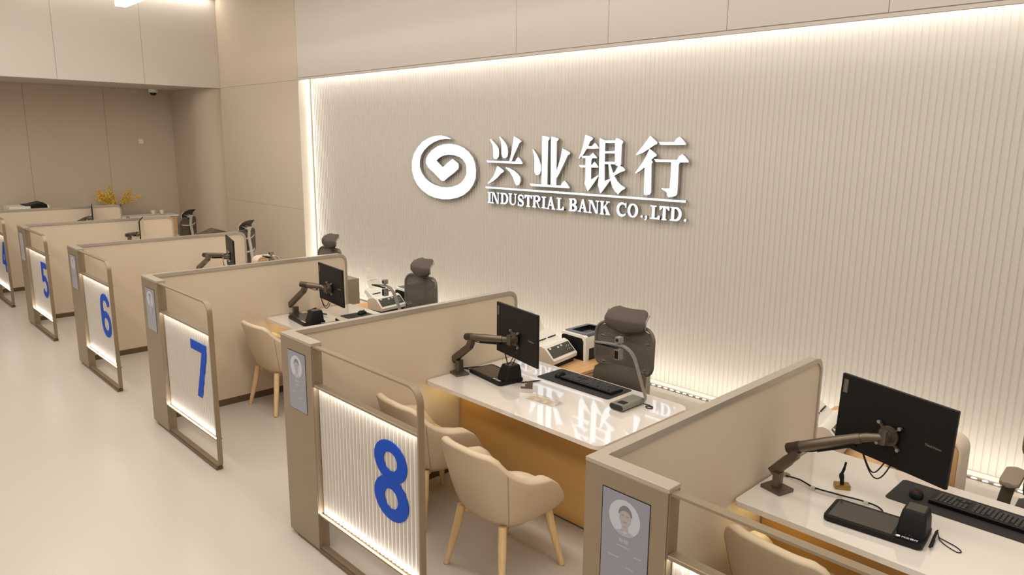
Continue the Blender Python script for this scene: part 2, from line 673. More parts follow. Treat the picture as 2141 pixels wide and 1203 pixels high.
# strip lights of the fluted wall
t = thing('light_strip', 'bright vertical light strip down the fluted wall edge', 'light strip', (-6.9, 4.05, 0))
b = bm_new()
box(b, -0.012, 0.012, -0.006, 0.012, 0.05, 3.42)
obj('diffuser', b, MT['led'], t)
b = bm_new()
box(b, -0.014, 0.014, 0.013, 0.03, 0.045, 3.42)
obj('channel', b, MT['white_reveal'], t)
t = thing('light_strip', 'dotted floor light strip along the foot of the fluted wall', 'light strip', (0, 4.035, 0))
b = bm_new()
box(b, -6.88, 6.3, -0.012, 0.012, 0.001, 0.006)
obj('channel', b, MT['brown'], t)
dm = None
for i in range(90):
    xx = -2.95 + i * 0.0735
    if dm is None:
        b = bm_new()
        lathe(b, [(0.0, 0.0135), (0.012, 0.012), (0.016, 0.0065), (0.016, 0.006)], 10)
        dm = obj('diode', b, MT['led'], t)
        dm.location = (xx, 0, 0)
        dm.scale = (1.35, 0.7, 1)
    else:
        d = dm.copy()
        COL.objects.link(d)
        d.parent = t
        d.location = (xx, 0, 0)
t = thing('light_strip', 'hidden cove light strip above the fluted wall', 'light strip', (0, 3.935, 3.44))
b = bm_new()
box(b, -6.88, 6.3, -0.01, 0.012, 0, 0.02)
obj('diffuser', b, MT['led'], t)

# ================================================================== wall sign
SIGN_Y = 4.03
LOGO= [(-3.283, 2.451), (-3.397, 2.482), (-3.501, 2.494), (-3.619, 2.489), (-3.754, 2.461), (-3.892, 2.411), (-4.013, 2.326), (-4.093, 2.241), (-4.136, 2.139), (-4.135, 2.028), (-4.095, 1.927), (-4.026, 1.845), (-3.921, 1.774), (-3.783, 1.718), (-3.647, 1.689), (-3.487, 1.678), (-3.33, 1.688), (-3.177, 1.718), (-3.052, 1.761), (-2.947, 1.823), (-2.875, 1.893), (-2.827, 1.973), (-2.818, 2.066), (-2.833, 2.151), (-2.874, 2.227), (-2.952, 2.294), (-3.048, 2.343), (-3.171, 2.377), (-3.309, 2.39), (-3.45, 2.382), (-3.568, 2.357), (-3.689, 2.306), (-3.772, 2.248), (-3.821, 2.189), (-3.822, 2.131), (-3.776, 2.078), (-3.655, 2.012), (-3.51, 1.923), (-3.483, 1.916), (-3.444, 1.918), (-3.352, 1.971), (-3.25, 2.023), (-3.161, 2.078), (-3.149, 2.102), (-3.151, 2.142), (-3.185, 2.164), (-3.261, 2.2), (-3.286, 2.195), (-3.376, 2.147), (-3.465, 2.092), (-3.533, 2.131), (-3.598, 2.172), (-3.545, 2.207), (-3.465, 2.237), (-3.362, 2.252), (-3.247, 2.25), (-3.147, 2.232), (-3.074, 2.203), (-3.019, 2.153), (-2.997, 2.099), (-3.001, 2.028), (-3.032, 1.972), (-3.094, 1.918), (-3.175, 1.878), (-3.277, 1.851), (-3.38, 1.838), (-3.498, 1.838), (-3.631, 1.856), (-3.752, 1.892), (-3.847, 1.942), (-3.922, 2.01), (-3.96, 2.085), (-3.956, 2.16), (-3.924, 2.236), (-3.853, 2.304), (-3.756, 2.363), (-3.647, 2.408), (-3.528, 2.439), (-3.411, 2.45)]
CHARS= [[[(-2.56, 2.452), (-2.54, 2.449), (-2.491, 2.414), (-2.442, 2.375), (-2.413, 2.343), (-2.405, 2.292), (-2.412, 2.246), (-2.441, 2.22), (-2.475, 2.217), (-2.504, 2.234), (-2.511, 2.27), (-2.512, 2.335), (-2.525, 2.387), (-2.55, 2.426), (-2.568, 2.442)], [(-2.399, 2.48), (-2.385, 2.479), (-2.337, 2.444), (-2.289, 2.399), (-2.261, 2.358), (-2.253, 2.301), (-2.259, 2.256), (-2.287, 2.236), (-2.325, 2.232), (-2.354, 2.248), (-2.366, 2.286), (-2.365, 2.325), (-2.365, 2.376), (-2.377, 2.427), (-2.404, 2.472)], [(-2.16, 2.486), (-2.104, 2.467), (-2.059, 2.448), (-2.031, 2.427), (-2.067, 2.408), (-2.112, 2.335), (-2.157, 2.265), (-2.188, 2.203), (-2.23, 2.199), (-2.212, 2.251), (-2.19, 2.327), (-2.168, 2.429)], [(-2.628, 2.202), (-2.558, 2.198), (-2.23, 2.199), (-2.133, 2.198), (-2.11, 2.228), (-2.083, 2.253), (-2.046, 2.229), (-2.009, 2.186), (-2.013, 2.176), (-2.146, 2.174), (-2.608, 2.176)], [(-2.432, 2.14), (-2.372, 2.117), (-2.319, 2.087), (-2.324, 2.074), (-2.372, 2.052), (-2.429, 2.004), (-2.508, 1.955), (-2.592, 1.921), (-2.612, 1.922), (-2.557, 1.966), (-2.498, 2.021), (-2.459, 2.095)], [(-2.286, 2.127), (-2.229, 2.123), (-2.145, 2.093), (-2.08, 2.057), (-2.042, 2.02), (-2.039, 1.976), (-2.059, 1.937), (-2.092, 1.925), (-2.124, 1.937), (-2.143, 1.971), (-2.172, 2.021), (-2.219, 2.077), (-2.291, 2.12)]], [[(-1.855, 2.345), (-1.84, 2.342), (-1.786, 2.291), (-1.741, 2.224), (-1.718, 2.169), (-1.715, 2.114), (-1.729, 2.073), (-1.763, 2.057), (-1.794, 2.06), (-1.817, 2.086), (-1.819, 2.135), (-1.819, 2.21), (-1.829, 2.277)], [(-1.705, 2.493), (-1.637, 2.486), (-1.59, 2.472), (-1.594, 2.454), (-1.614, 2.436), (-1.615, 1.958), (-1.705, 1.957), (-1.705, 2.31)], [(-1.574, 2.484), (-1.511, 2.476), (-1.459, 2.462), (-1.463, 2.446), (-1.485, 2.432), (-1.479, 1.937), (-1.563, 1.936), (-1.571, 2.277)], [(-1.402, 2.36), (-1.344, 2.34), (-1.289, 2.315), (-1.291, 2.3), (-1.319, 2.288), (-1.372, 2.197), (-1.434, 2.094), (-1.478, 2.031), (-1.478, 2.122), (-1.453, 2.183), (-1.423, 2.268)], [(-1.892, 1.96), (-1.787, 1.956), (-1.615, 1.958), (-1.414, 1.959), (-1.39, 1.993), (-1.358, 2.014), (-1.325, 1.99), (-1.283, 1.944), (-1.285, 1.936), (-1.496, 1.933), (-1.871, 1.932)]], [[(-1.082, 2.504), (-1.024, 2.492), (-0.975, 2.471), (-0.983, 2.452), (-1.01, 2.437), (-1.037, 2.388), (-1.056, 2.36), (-1.099, 2.301), (-1.155, 2.255), (-1.165, 2.259), (-1.137, 2.315), (-1.11, 2.384), (-1.092, 2.458)], [(-1.049, 2.388), (-0.992, 2.385), (-0.949, 2.422), (-0.921, 2.401), (-0.892, 2.371), (-0.891, 2.364), (-1.056, 2.36)], [(-1.115, 2.286), (-1.016, 2.286), (-0.969, 2.321), (-0.94, 2.295), (-0.911, 2.271), (-0.915, 2.265), (-1.122, 2.263)], [(-1.069, 2.273), (-0.975, 2.266), (-0.99, 2.238), (-0.986, 2.042), (-0.888, 2.094), (-0.886, 2.082), (-0.956, 1.995), (-1.022, 1.918), (-1.037, 1.929), (-1.073, 1.999), (-1.064, 2.037)], [(-1.157, 2.188), (-1.07, 2.188), (-0.98, 2.195), (-0.945, 2.23), (-0.916, 2.203), (-0.891, 2.177), (-0.893, 2.17), (-1.065, 2.166), (-1.139, 2.164)], [(-0.888, 2.472), (-0.848, 2.459), (-0.816, 2.447), (-0.811, 2.423), (-0.81, 2.206), (-0.802, 2.036), (-0.729, 2.064), (-0.725, 2.052), (-0.765, 2.004), (-0.848, 1.905), (-0.86, 1.916), (-0.891, 1.989), (-0.882, 2.057), (-0.885, 2.32)], [(-0.82, 2.447), (-0.685, 2.448), (-0.684, 2.423), (-0.819, 2.422)], [(-0.685, 2.448), (-0.671, 2.472), (-0.626, 2.463), (-0.586, 2.44), (-0.586, 2.422), (-0.6, 2.405), (-0.598, 2.207), (-0.62, 2.194), (-0.655, 2.196), (-0.678, 2.21), (-0.686, 2.425)], [(-0.815, 2.338), (-0.681, 2.343), (-0.679, 2.319), (-0.814, 2.315)], [(-0.811, 2.232), (-0.675, 2.235), (-0.674, 2.21), (-0.81, 2.208)], [(-0.763, 2.211), (-0.734, 2.209), (-0.71, 2.149), (-0.676, 2.09), (-0.636, 2.038), (-0.588, 2.004), (-0.536, 1.98), (-0.538, 1.97), (-0.578, 1.95), (-0.622, 1.907), (-0.661, 1.934), (-0.698, 1.974), (-0.72, 2.028), (-0.738, 2.082), (-0.748, 2.142)], [(-0.635, 2.194), (-0.609, 2.197), (-0.567, 2.178), (-0.545, 2.161), (-0.547, 2.151), (-0.61, 2.129), (-0.677, 2.096), (-0.697, 2.113), (-0.671, 2.138)]], [[(-0.259, 2.497), (-0.218, 2.468), (-0.172, 2.432), (-0.175, 2.417), (-0.2, 2.409), (-0.265, 2.371), (-0.338, 2.33), (-0.409, 2.306), (-0.421, 2.312), (-0.385, 2.351), (-0.327, 2.413)], [(-0.261, 2.371), (-0.219, 2.347), (-0.174, 2.318), (-0.175, 2.303), (-0.201, 2.293), (-0.236, 2.262), (-0.221, 2.253), (-0.216, 2.241), (-0.228, 2.228), (-0.218, 1.949), (-0.232, 1.929), (-0.27, 1.921), (-0.3, 1.922), (-0.305, 1.944), (-0.308, 2.192), (-0.352, 2.16), (-0.408, 2.127), (-0.42, 2.132), (-0.391, 2.171), (-0.333, 2.241), (-0.291, 2.309)], [(-0.158, 2.438), (-0.092, 2.437), (0.018, 2.438), (0.041, 2.469), (0.068, 2.484), (0.086, 2.481), (0.119, 2.452), (0.148, 2.423), (0.145, 2.413), (-0.134, 2.41), (-0.145, 2.417)], [(-0.2, 2.273), (-0.133, 2.271), (0.06, 2.272), (0.079, 2.305), (0.113, 2.328), (0.142, 2.309), (0.186, 2.266), (0.187, 2.252), (0.093, 2.249), (0.081, 2.228), (0.083, 2.026), (0.081, 1.954), (0.068, 1.935), (0.026, 1.921), (-0.017, 1.916), (-0.029, 1.929), (-0.038, 1.959), (-0.064, 1.976), (-0.101, 1.992), (-0.099, 2.001), (-0.051, 1.998), (-0.008, 2.002), (-0.004, 2.106), (-0.005, 2.25), (-0.183, 2.248)]]]
RULE= [(-2.643, 1.888), (0.18, 1.897), (0.18, 1.876), (-2.639, 1.866)]
LETTERS= [('I', -2.605, -2.536, 1.692, 1.823), ('N', -2.539, -2.395, 1.691, 1.826), ('D', -2.378, -2.24, 1.694, 1.826), ('U', -2.237, -2.096, 1.692, 1.828), ('S', -2.083, -1.98, 1.688, 1.824), ('T', -1.971, -1.848, 1.691, 1.825), ('R', -1.842, -1.713, 1.691, 1.826), ('I', -1.698, -1.63, 1.691, 1.823), ('A', -1.624, -1.486, 1.688, 1.827), ('L', -1.468, -1.359, 1.69, 1.824), ('B', -1.287, -1.169, 1.692, 1.826), ('A', -1.157, -1.021, 1.692, 1.829), ('N', -1.01, -0.867, 1.691, 1.827), ('K', -0.852, -0.717, 1.688, 1.828), ('C', -0.636, -0.511, 1.689, 1.828), ('O', -0.496, -0.363, 1.688, 1.827), ('.', -0.332, -0.304, 1.694, 1.717), (',', -0.285, -0.246, 1.67, 1.721), ('L', -0.218, -0.104, 1.692, 1.826), ('T', -0.111, 0.003, 1.692, 1.827), ('D', 0.012, 0.143, 1.694, 1.827), ('.', 0.17, 0.197, 1.697, 1.72)]
t = thing('wall_sign', 'backlit white bank sign with swirl emblem on the fluted wall', 'sign', (0, 0, 0))
SD = SIGN_Y + 0.035


def front_only(b):
    """only the face towards the hall is lit; returns and backs are metal"""
    for f in b.faces:
        if f.calc_center_median().y > SIGN_Y + 0.0005:
            f.material_index = 1


def sign_piece(name, polys):
    b = bm_new()
    for p in polys:
        prism(b, p, SIGN_Y, SD, 'xz', 0, 1)
    front_only(b)
    return obj(name, b, [MT['sign'], MT['sign_side']], t, 0)


def standoffs(pts):
    b = bm_new()
    for u, v in pts:
        cyl(b, (u, SD - 0.01, v), (u, YS, v), 0.008, 8)
    obj('standoff', b, MT['sign_side'], t)


sign_piece('emblem', [LOGO])
for pc in CHARS:
    sign_piece('character', pc)
sign_piece('rule', [RULE])
standoffs([(RULE[0][0] + f * (RULE[1][0] - RULE[0][0]), (RULE[0][1] + RULE[3][1]) / 2 + f * (RULE[1][1] - RULE[0][1])) for f in (0.04, 0.35, 0.65, 0.96)])

GL = {}


def glyph(ch, x0, x1, z0, z1):
    b = bm_new()
    W, H = x1 - x0, z1 - z0
    th, tn, sf = 0.034, 0.015, 0.012      # stem, thin stroke, serif

    def q(*pts):
        prism(b, [(x0 + u * W, z0 + v * H) for u, v in pts], SIGN_Y, SD, 'xz', 0, 1)

    def r(a0, a1, b0, b1):
        prism(b, [(a0, b0), (a1, b0), (a1, b1), (a0, b1)], SIGN_Y, SD, 'xz', 0, 1)

    def s(pts, wd):
        stroke(b, pts, wd, SIGN_Y, SD, 'xz', 0, 1)

    def serif(cx, zz, hw, up):
        r(cx - hw, cx + hw, zz, zz + sf) if up else r(cx - hw, cx + hw, zz - sf, zz)

    def stem(cx, w_, hw, bot=True, top=True):
        r(cx - w_ / 2, cx + w_ / 2, z0, z1)
        if bot:
            serif(cx, z0, hw, True)
        if top:
            serif(cx, z1, hw, False)

    def var(n, a, c):
        return [a + (c - a) * abs(sin(pi * i / n)) for i in range(n + 1)]
    mz = (z0 + z1) / 2
    if ch == 'I':
        stem((x0 + x1) / 2, th, W / 2)
    elif ch == 'L':
        cx = x0 + 0.32 * W
        stem(cx, th, 0.32 * W)
        r(cx, x1, z0, z0 + tn)
        prism(b, [(x1, z0), (x1, z0 + 0.3 * H), (x1 - tn, z0 + 0.3 * H), (x1 - 2.4 * tn, z0 + tn)], SIGN_Y, SD, 'xz', 0, 1)
    elif ch == 'T':
        stem((x0 + x1) / 2, th, 0.26 * W, True, False)
        r(x0, x1, z1 - tn, z1)
        for e, sg in ((x0, 1), (x1, -1)):
            prism(b, [(e, z1), (e, z1 - 0.30 * H), (e + sg * tn * 0.8, z1 - 0.30 * H), (e + sg * tn * 2.4, z1 - tn)], SIGN_Y, SD, 'xz', 0, 1)
    elif ch == 'N':
        lx, rx = x0 + 0.15 * W, x1 - 0.15 * W
        r(lx - tn / 2, lx + tn / 2, z0, z1)
        r(rx - tn / 2, rx + tn / 2, z0, z1)
        serif(lx, z0, 0.17 * W, True)
        serif(rx, z1, 0.17 * W, False)
        r(x0, lx + 0.02, z1 - sf, z1)
        prism(b, [(lx - tn / 2, z1), (lx + th * 0.9, z1), (rx + tn / 2, z0), (rx - th * 0.6, z0)], SIGN_Y, SD, 'xz', 0, 1)
    elif ch == 'A':
        ax = x0 + 0.47 * W
        prism(b, [(ax - 0.006, z1), (ax + 0.02, z1), (x0 + 0.18 * W + tn * 0.6, z0), (x0 + 0.12 * W, z0)], SIGN_Y, SD, 'xz', 0, 1)
        prism(b, [(ax - 0.008, z1), (ax + 0.014, z1), (x1 - 0.08 * W, z0), (x1 - 0.08 * W - th, z0)], SIGN_Y, SD, 'xz', 0, 1)
        r(x0 + 0.27 * W, x1 - 0.3 * W, z0 + 0.28 * H, z0 + 0.28 * H + tn * 0.9)
        r(x0, x0 + 0.34 * W, z0, z0 + sf)
        r(x1 - 0.42 * W, x1, z0, z0 + sf)
    elif ch in 'DBRP':
        cx = x0 + 0.24 * W
        stem(cx, th, 0.24 * W)
        if ch == 'D':
            pts = [(cx, z1 - tn / 2)] + arc(x0 + 0.45 * W, mz, x1 - th / 2 - (x0 + 0.45 * W), H / 2 - tn / 2, 90, -90, 16) + [(cx, z0 + tn / 2)]
            n = len(pts) - 1
            s(pts, [tn if i in (0, n) else tn + (th - tn) * max(0, sin(pi * (i - 1) / (n - 2))) for i in range(n + 1)])
        else:
            m2 = z0 + 0.52 * H
            pts = [(cx, z1 - tn / 2)] + arc(x0 + 0.48 * W, (z1 + m2) / 2, (0.86 if ch == 'B' else 0.90) * W - 0.48 * W - th / 2 + 0.01, (z1 - m2) / 2 - tn / 2 + 0.004, 90, -90, 14) + [(cx, m2 + tn / 4)]
            n = len(pts) - 1
            s(pts, [tn if i in (0, n) else tn + (th * 0.95 - tn) * max(0, sin(pi * (i - 1) / (n - 2))) for i in range(n + 1)])
            if ch == 'B':
                pts = [(cx, m2)] + arc(x0 + 0.48 * W, (z0 + m2) / 2, W * 0.52 - th / 2, (m2 - z0) / 2 - tn / 2, 90, -90, 14) + [(cx, z0 + tn / 2)]
                s(pts, [tn if i in (0, n) else tn + (th * 1.05 - tn) * max(0, sin(pi * (i - 1) / (n - 2))) for i in range(n + 1)])
            else:
                prism(b, [(x0 + 0.42 * W, m2 + tn / 2), (x0 + 0.62 * W, m2 + tn / 2), (x1 - 0.02, z0 + sf), (x1, z0), (x1 - 0.22 * W, z0)], SIGN_Y, SD, 'xz', 0, 1)
    elif ch == 'U':
        lx, rx = x0 + 0.22 * W, x1 - 0.18 * W
        serif(lx, z1, 0.22 * W, False)
        serif(rx, z1, 0.18 * W, False)
        pts = [(lx, z1)] + arc((lx + rx) / 2, z0 + 0.34 * H, (rx - lx) / 2, 0.34 * H - tn / 2, 180, 360, 16) + [(rx, z1)]
        n = len(pts) - 1
        s(pts, [th if i < 3 else (th + (tn - th) * min(1, (i - 2) / 6)) for i in range(n + 1)])
    elif ch == 'S':
        pts = arc((x0 + x1) / 2, z0 + 0.735 * H, W / 2 - th / 2.2, 0.265 * H - tn / 2, 25, 250, 14) + arc((x0 + x1) / 2, z0 + 0.265 * H, W / 2 - th / 2.2, 0.265 * H - tn / 2, 70, -155, 14)
        n = len(pts) - 1
        s(pts, [tn + (th - tn) * max(0.0, 1 - abs(i / n - 0.5) * 2.6) + 0.002 for i in range(n + 1)])
        r(x1 - 0.022, x1 - 0.008, z1 - 0.36 * H, z1 - 0.05 * H)
        r(x0 + 0.004, x0 + 0.018, z0 + 0.03 * H, z0 + 0.36 * H)
    elif ch == 'K':
        cx = x0 + 0.2 * W
        stem(cx, th, 0.2 * W)
        prism(b, [(cx + th / 2, z0 + 0.42 * H), (cx + th / 2, z0 + 0.55 * H), (x0 + 0.74 * W, z1), (x0 + 0.88 * W, z1)], SIGN_Y, SD, 'xz', 0, 1)
        prism(b, [(x0 + 0.38 * W, z0 + 0.58 * H), (x0 + 0.60 * W, z0 + 0.66 * H), (x1, z0), (x1 - 0.32 * W, z0)], SIGN_Y, SD, 'xz', 0, 1)
        r(x0 + 0.56 * W, x0 + 0.95 * W, z1 - sf, z1)
        r(x0 + 0.55 * W, x1, z0, z0 + sf)
    elif ch == 'C':
        pts = arc((x0 + x1) / 2 + 0.012, mz, W / 2 + 0.012 - th / 2, H / 2 - tn / 2, 48, 318, 26)
        n = len(pts) - 1
        s(pts, [tn + (th - tn) * max(0, sin(pi * i / n)) ** 1.3 for i in range(n + 1)])
        r(x1 - 0.014, x1, mz + 0.14 * H, z1)
    elif ch == 'O':
        n = 36
        pts = arc((x0 + x1) / 2, mz, W / 2 - th / 2, H / 2 - tn / 2, 0, 360 * (n - 1) / n, n - 1)
        stroke(b, pts, [tn + (th - tn) * abs(cos(2 * pi * i / n)) ** 1.2 for i in range(n)], SIGN_Y, SD, 'xz', 0, 1, True)
    elif ch in '.,':
        rr = 0.0125
        cz = z0 + rr if ch == '.' else z1 - rr
        prism(b, arc((x0 + x1) / 2, cz, rr * 1.05, rr, 0, 345, 15), SIGN_Y, SD, 'xz', 0, 1)
        if ch == ',':
            cx = (x0 + x1) / 2
            prism(b, [(cx + rr, cz), (cx + rr * 0.7, z0 + 0.012), (x0 + 0.004, z0), (x0 + 0.002, z0 + 0.006), (cx + 0.2 * rr, cz - rr * 0.6)], SIGN_Y, SD, 'xz', 0, 1)
    front_only(b)
    return obj('letter', b, [MT['sign'], MT['sign_side']], t, 0)


for L_ in LETTERS:
    glyph(*L_)

# ================================================================== counters
STN = {4: -9.7266, 5: -7.2926, 6: -4.8324, 7: -2.4833, 8: 0.0, 9: 2.3918}
HP = 1.30                      # height of a partition
PW = 0.3636                    # width of its front pillar
PT = 0.0425                    # thickness of the long panel
PY = 1.945                     # far end of the long panel
WHERE = {4: 'the booth numbered 4', 5: 'the booth numbered 5', 6: 'the booth numbered 6', 7: 'the booth numbered 7', 8: 'the booth numbered 8', 9: 'the booth beyond the 8 panel'}


def digit(bm, n, x0, x1, z0, z1, ya, yb):
    W, H = x1 - x0, z1 - z0
    t_ = 0.073 if n == 8 else 0.066

    def X(u):
        return x0 + u * W

    def Z(v):
        return z0 + v * H

    def ring(cx, cz, rx, rz, w_):
        n_ = 40
        stroke(bm, arc(cx, cz, rx, rz, 0, 360 * (n_ - 1) / n_, n_ - 1), w_, ya, yb, 'xz', 0, None, True)

    def oval(cx, cz, rx, rz, ix, iz, d):
        m = 48
        A, B = arc(cx, cz, rx, rz, 0, 360 * (m - 1) / m, m - 1), arc(cx, cz, ix, iz, 0, 360 * (m - 1) / m, m - 1)
        V = [[bm.verts.new((u, y, v)) for u, v in p] for y in (ya - d, yb) for p in (A, B)]
        for i in range(m):
            j = (i + 1) % m
            for p, q in ((0, 1), (1, 3), (3, 2), (2, 0)):
                bm.faces.new((V[p][i], V[p][j], V[q][j], V[q][i]))
    cx = (x0 + x1) / 2
    if n == 8:
        oval(cx, Z(0.745), W * 0.478, H * 0.255, W * 0.205, H * 0.118, 0.0)
        oval(cx, Z(0.275), W * 0.50, H * 0.275, W * 0.205, H * 0.128, 0.0004)
    elif n == 7:
        prism(bm, [(X(0), Z(1)), (X(1), Z(1)), (X(1), Z(0.84)), (X(0.52), Z(0)), (X(0.24), Z(0)), (X(0.70), Z(0.835)), (X(0), Z(0.835))], ya, yb, 'xz')
    elif n == 6:
        ring(cx, Z(0.30), W * 0.5 - t_ / 2, H * 0.30 - t_ / 2, t_)
        stroke(bm, arc(cx, Z(0.70), W * 0.5 - t_ / 2, H * 0.30 - t_ / 2, 12, 180, 22) + [(x0 + t_ / 2, Z(0.28))], t_, ya - 0.0004, yb, 'xz')
    elif n == 5:
        prism(bm, [(X(0.12), Z(1)), (X(0.95), Z(1)), (X(0.95), Z(0.84)), (X(0.34), Z(0.84)), (X(0.30), Z(0.50)), (X(0.06), Z(0.46))], ya, yb, 'xz')
        stroke(bm, [(X(0.10), Z(0.54))] + arc(cx - 0.005, Z(0.315), W * 0.5 - t_ / 2, H * 0.315 - t_ / 2, 128, -150, 28), t_, ya - 0.0004, yb, 'xz')
    elif n == 4:
        prism(bm, [(X(0.58), Z(1)), (X(0.84), Z(1)), (X(0.84), Z(0)), (X(0.60), Z(0))], ya, yb, 'xz')
        prism(bm, [(X(0.0), Z(0.22)), (X(1.0), Z(0.22)), (X(1.0), Z(0.38)), (X(0.0), Z(0.38))], ya - 0.0004, yb, 'xz')
        prism(bm, [(X(0.0), Z(0.36)), (X(0.24), Z(0.36)), (X(0.78), Z(1)), (X(0.58), Z(1))], ya - 0.0008, yb, 'xz')


def partition(k):
    lab = {4: 'cream partition whose lit front panel shows a blue 4', 5: 'cream partition whose lit front panel shows a blue 5',
           6: 'cream partition whose lit front panel shows a blue 6', 7: 'cream partition whose lit front panel shows a blue 7',
           8: 'cream partition whose lit front panel shows a big blue 8', 9: 'cream partition with a large portrait screen and no number in view'}[k]
    t = thing('counter_partition', lab, 'partition', (STN[k], 0, 0), 0, 'numbered partitions along the counters')
    # long upholstered panel
    b = bm_new()
    slab(b, rrect(0.068, PY - 0.012, 0.06, HP - 0.03, (0, 0, 0.06, 0), 8), 0.004, PT - 0.004, 0.002, 0, 'yz', 1)
    obj('panel', b, MT['fabric'], t)
    # metal edge following top and far end
    b = bm_new()
    pth = [(0.0995, HP - 0.015), (PY - 0.085, HP - 0.015)] + [(PY - 0.085 + 0.077 * sin(radians(a)), HP - 0.092 + 0.077 * cos(radians(a))) for a in range(10, 91, 10)] + [(PY - 0.008, 0.0)]
    stroke(b, pth, [0.03, 0.03] + [0.026] * 5 + [0.02] * 4 + [0.016], 0.0, PT + 0.006, 'yz')
    obj('edge_trim', b, MT['metal_cap_sheen'], t)
    b = bm_new()
    box(b, 0.001, PT - 0.001, 0.068, PY - 0.02, 0.0, 0.058, 0, 0.002, 1)
    obj('skirting', b, MT['metal_dark'], t)
    # front pillar
    b = bm_new()
    box(b, 0.0, PW - 0.004, 0.0, 0.068, 0.02, HP - 0.018, 0, 0.002, 1)
    box(b, PW - 0.004, PW, 0.006, 0.068, 0.02, HP - 0.018, 0, 0.001, 1)
    obj('pillar', b, MT['metal'], t)
    b = bm_new()
    box(b, 0.085, PW - 0.004, 0.004, 0.064, 0.0, 0.02)
    obj('plinth', b, MT['metal_dark'], t)
    b = bm_new()
    slab(b, [(0, 0), (PW, 0), (PW, 0.068), (PT + 0.006, 0.068), (PT + 0.006, 0.10), (0, 0.10)], HP - 0.018, HP, 0.0015, 0, 'xy', 1)
    obj('cap', b, MT['metal_cap_sheen'], t)
    # status screen
    b = bm_new()
    x0, x1, z0, z1 = 0.088, 0.292, 0.856, 1.213
    box(b, x0 - 0.004, x1 + 0.002, -0.0015, 0.004, z0 - 0.003, z1 + 0.003)
    fr = obj('screen_rim_shade', b, MT['black'], t)  # black rim; its wider edge stands in for the recess shadow
    b = bm_new()
    box(b, x0, x1, -0.0035, 0.0, z0, z1, 0, 0.001, 1)
    sc_ = obj('status_screen', b, MT['screen'], t)
    if k >= 6:
        cx, cz, r = 0.188, 1.125, 0.068
        b = bm_new()
        prism(b, arc(cx, cz, r, r, 0, 354, 40), -0.0042, -0.0034)
        obj('portrait', b, MT['screen_circle'], sc_, 0)
        b = bm_new()
        prism(b, arc(cx + 0.004, cz + 0.004, 0.026, 0.036, 0, 350, 24), -0.0047, -0.004)
        prism(b, [(cx - 0.010, cz - 0.03), (cx + 0.018, cz - 0.03), (cx + 0.020, cz - 0.05), (cx - 0.012, cz - 0.05)], -0.0047, -0.004)
        obj('portrait_face', b, MT['screen_skin'], sc_, 0)
        b = bm_new()
        prism(b, arc(cx + 0.004, cz + 0.008, 0.031, 0.042, 10, 170, 18) + arc(cx + 0.004, cz + 0.004, 0.027, 0.026, 165, 15, 14), -0.0051, -0.004)
        for ex in (-0.007, 0.015):
            box(b, cx + ex - 0.005, cx + ex + 0.005, -0.0051, -0.0045, cz + 0.010, cz + 0.0125)
        box(b, cx - 0.004, cx + 0.012, -0.0051, -0.0045, cz - 0.014, cz - 0.012)
        obj('portrait_hair', b, MT['screen_hair'], sc_, 0)
        b = bm_new()
        prism(b, [(cx - 0.040, cz - 0.056), (cx - 0.012, cz - 0.046), (cx + 0.004, cz - 0.060), (cx + 0.022, cz - 0.046), (cx + 0.046, cz - 0.052), (cx + 0.034, cz - 0.061), (cx, cz - 0.0675), (cx - 0.026, cz - 0.063)], -0.0047, -0.004)
        obj('portrait_collar', b, MT['screen_text'], sc_, 0)
        b = bm_new()
        for (u0, u1, v) in ((0.168, 0.186, 1.030), (0.190, 0.208, 1.030), (0.160, 0.216, 1.012), (0.236, 0.266, 0.992), (0.120, 0.170, 0.962), (0.200, 0.236, 0.936)):
            box(b, u0, u1, -0.0042, -0.003, v, v + (0.014 if u1 - u0 < 0.03 and v > 1.02 else 0.005))
        obj('screen_marks', b, MT['screen_text'], sc_, 0)
    # open metal frame with rounded corners
    b = bm_new()
    xo, zt = 1.352, HP - 0.016
    mid = [(PW, zt - 0.005), (xo - 0.085, zt - 0.005)] + [(xo - 0.085 + 0.080 * sin(radians(a)), zt - 0.085 + 0.080 * cos(radians(a))) for a in range(10, 91, 10)] + [(xo - 0.005, 0.062)] + \
          [(xo - 0.035 + 0.030 * cos(radians(a)), 0.062 - 0.030 * sin(radians(a))) for a in range(18, 91, 18)] + [(PW, 0.032)]
    stroke(b, mid, 0.010, 0.010, 0.046, 'xz')
    obj('frame', b, MT['metal'], t)
    b = bm_new()
    box(b, PW - 0.004, xo - 0.022, 0.0, 0.05, 0.0, 0.027, 0, 0.002, 1)
    obj('base_rail', b, MT['metal_dark'], t)
    b = bm_new()
    box(b, PW, xo - 0.010, 0.008, 0.054, 1.040, 1.056, 0, 0.002, 1)
    obj('rail', b, MT['metal'], t)
    b = bm_new()
    box(b, PW, xo - 0.010, 0.008, 0.056, 0.238, 0.249, 0, 0.001, 1)
    obj('rail', b, MT['brass'], t)
    # fluted acrylic panel, lit from strips along its upper and lower edge
    b = bm_new()
    n = 28
    xa, xb = PW + 0.001, xo - 0.011
    pr = []
    for i in range(n):
        for j in range(6):
            u = (i + j / 6) / n
            pr.append((xa + (xb - xa) * u, 0.040 - 0.0075 * sin(pi * j / 6) ** 0.7))
    pr.append((xb, 0.040))
    pr += [(xb, 0.046), (xa, 0.046)]
    prism(b, pr, 0.250, 1.039, 'xy')
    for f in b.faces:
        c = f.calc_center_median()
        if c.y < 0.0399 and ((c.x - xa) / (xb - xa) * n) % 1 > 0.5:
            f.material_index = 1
    obj('light_panel', b, [MT['panel'], MT['panel_grey']], t, 60)
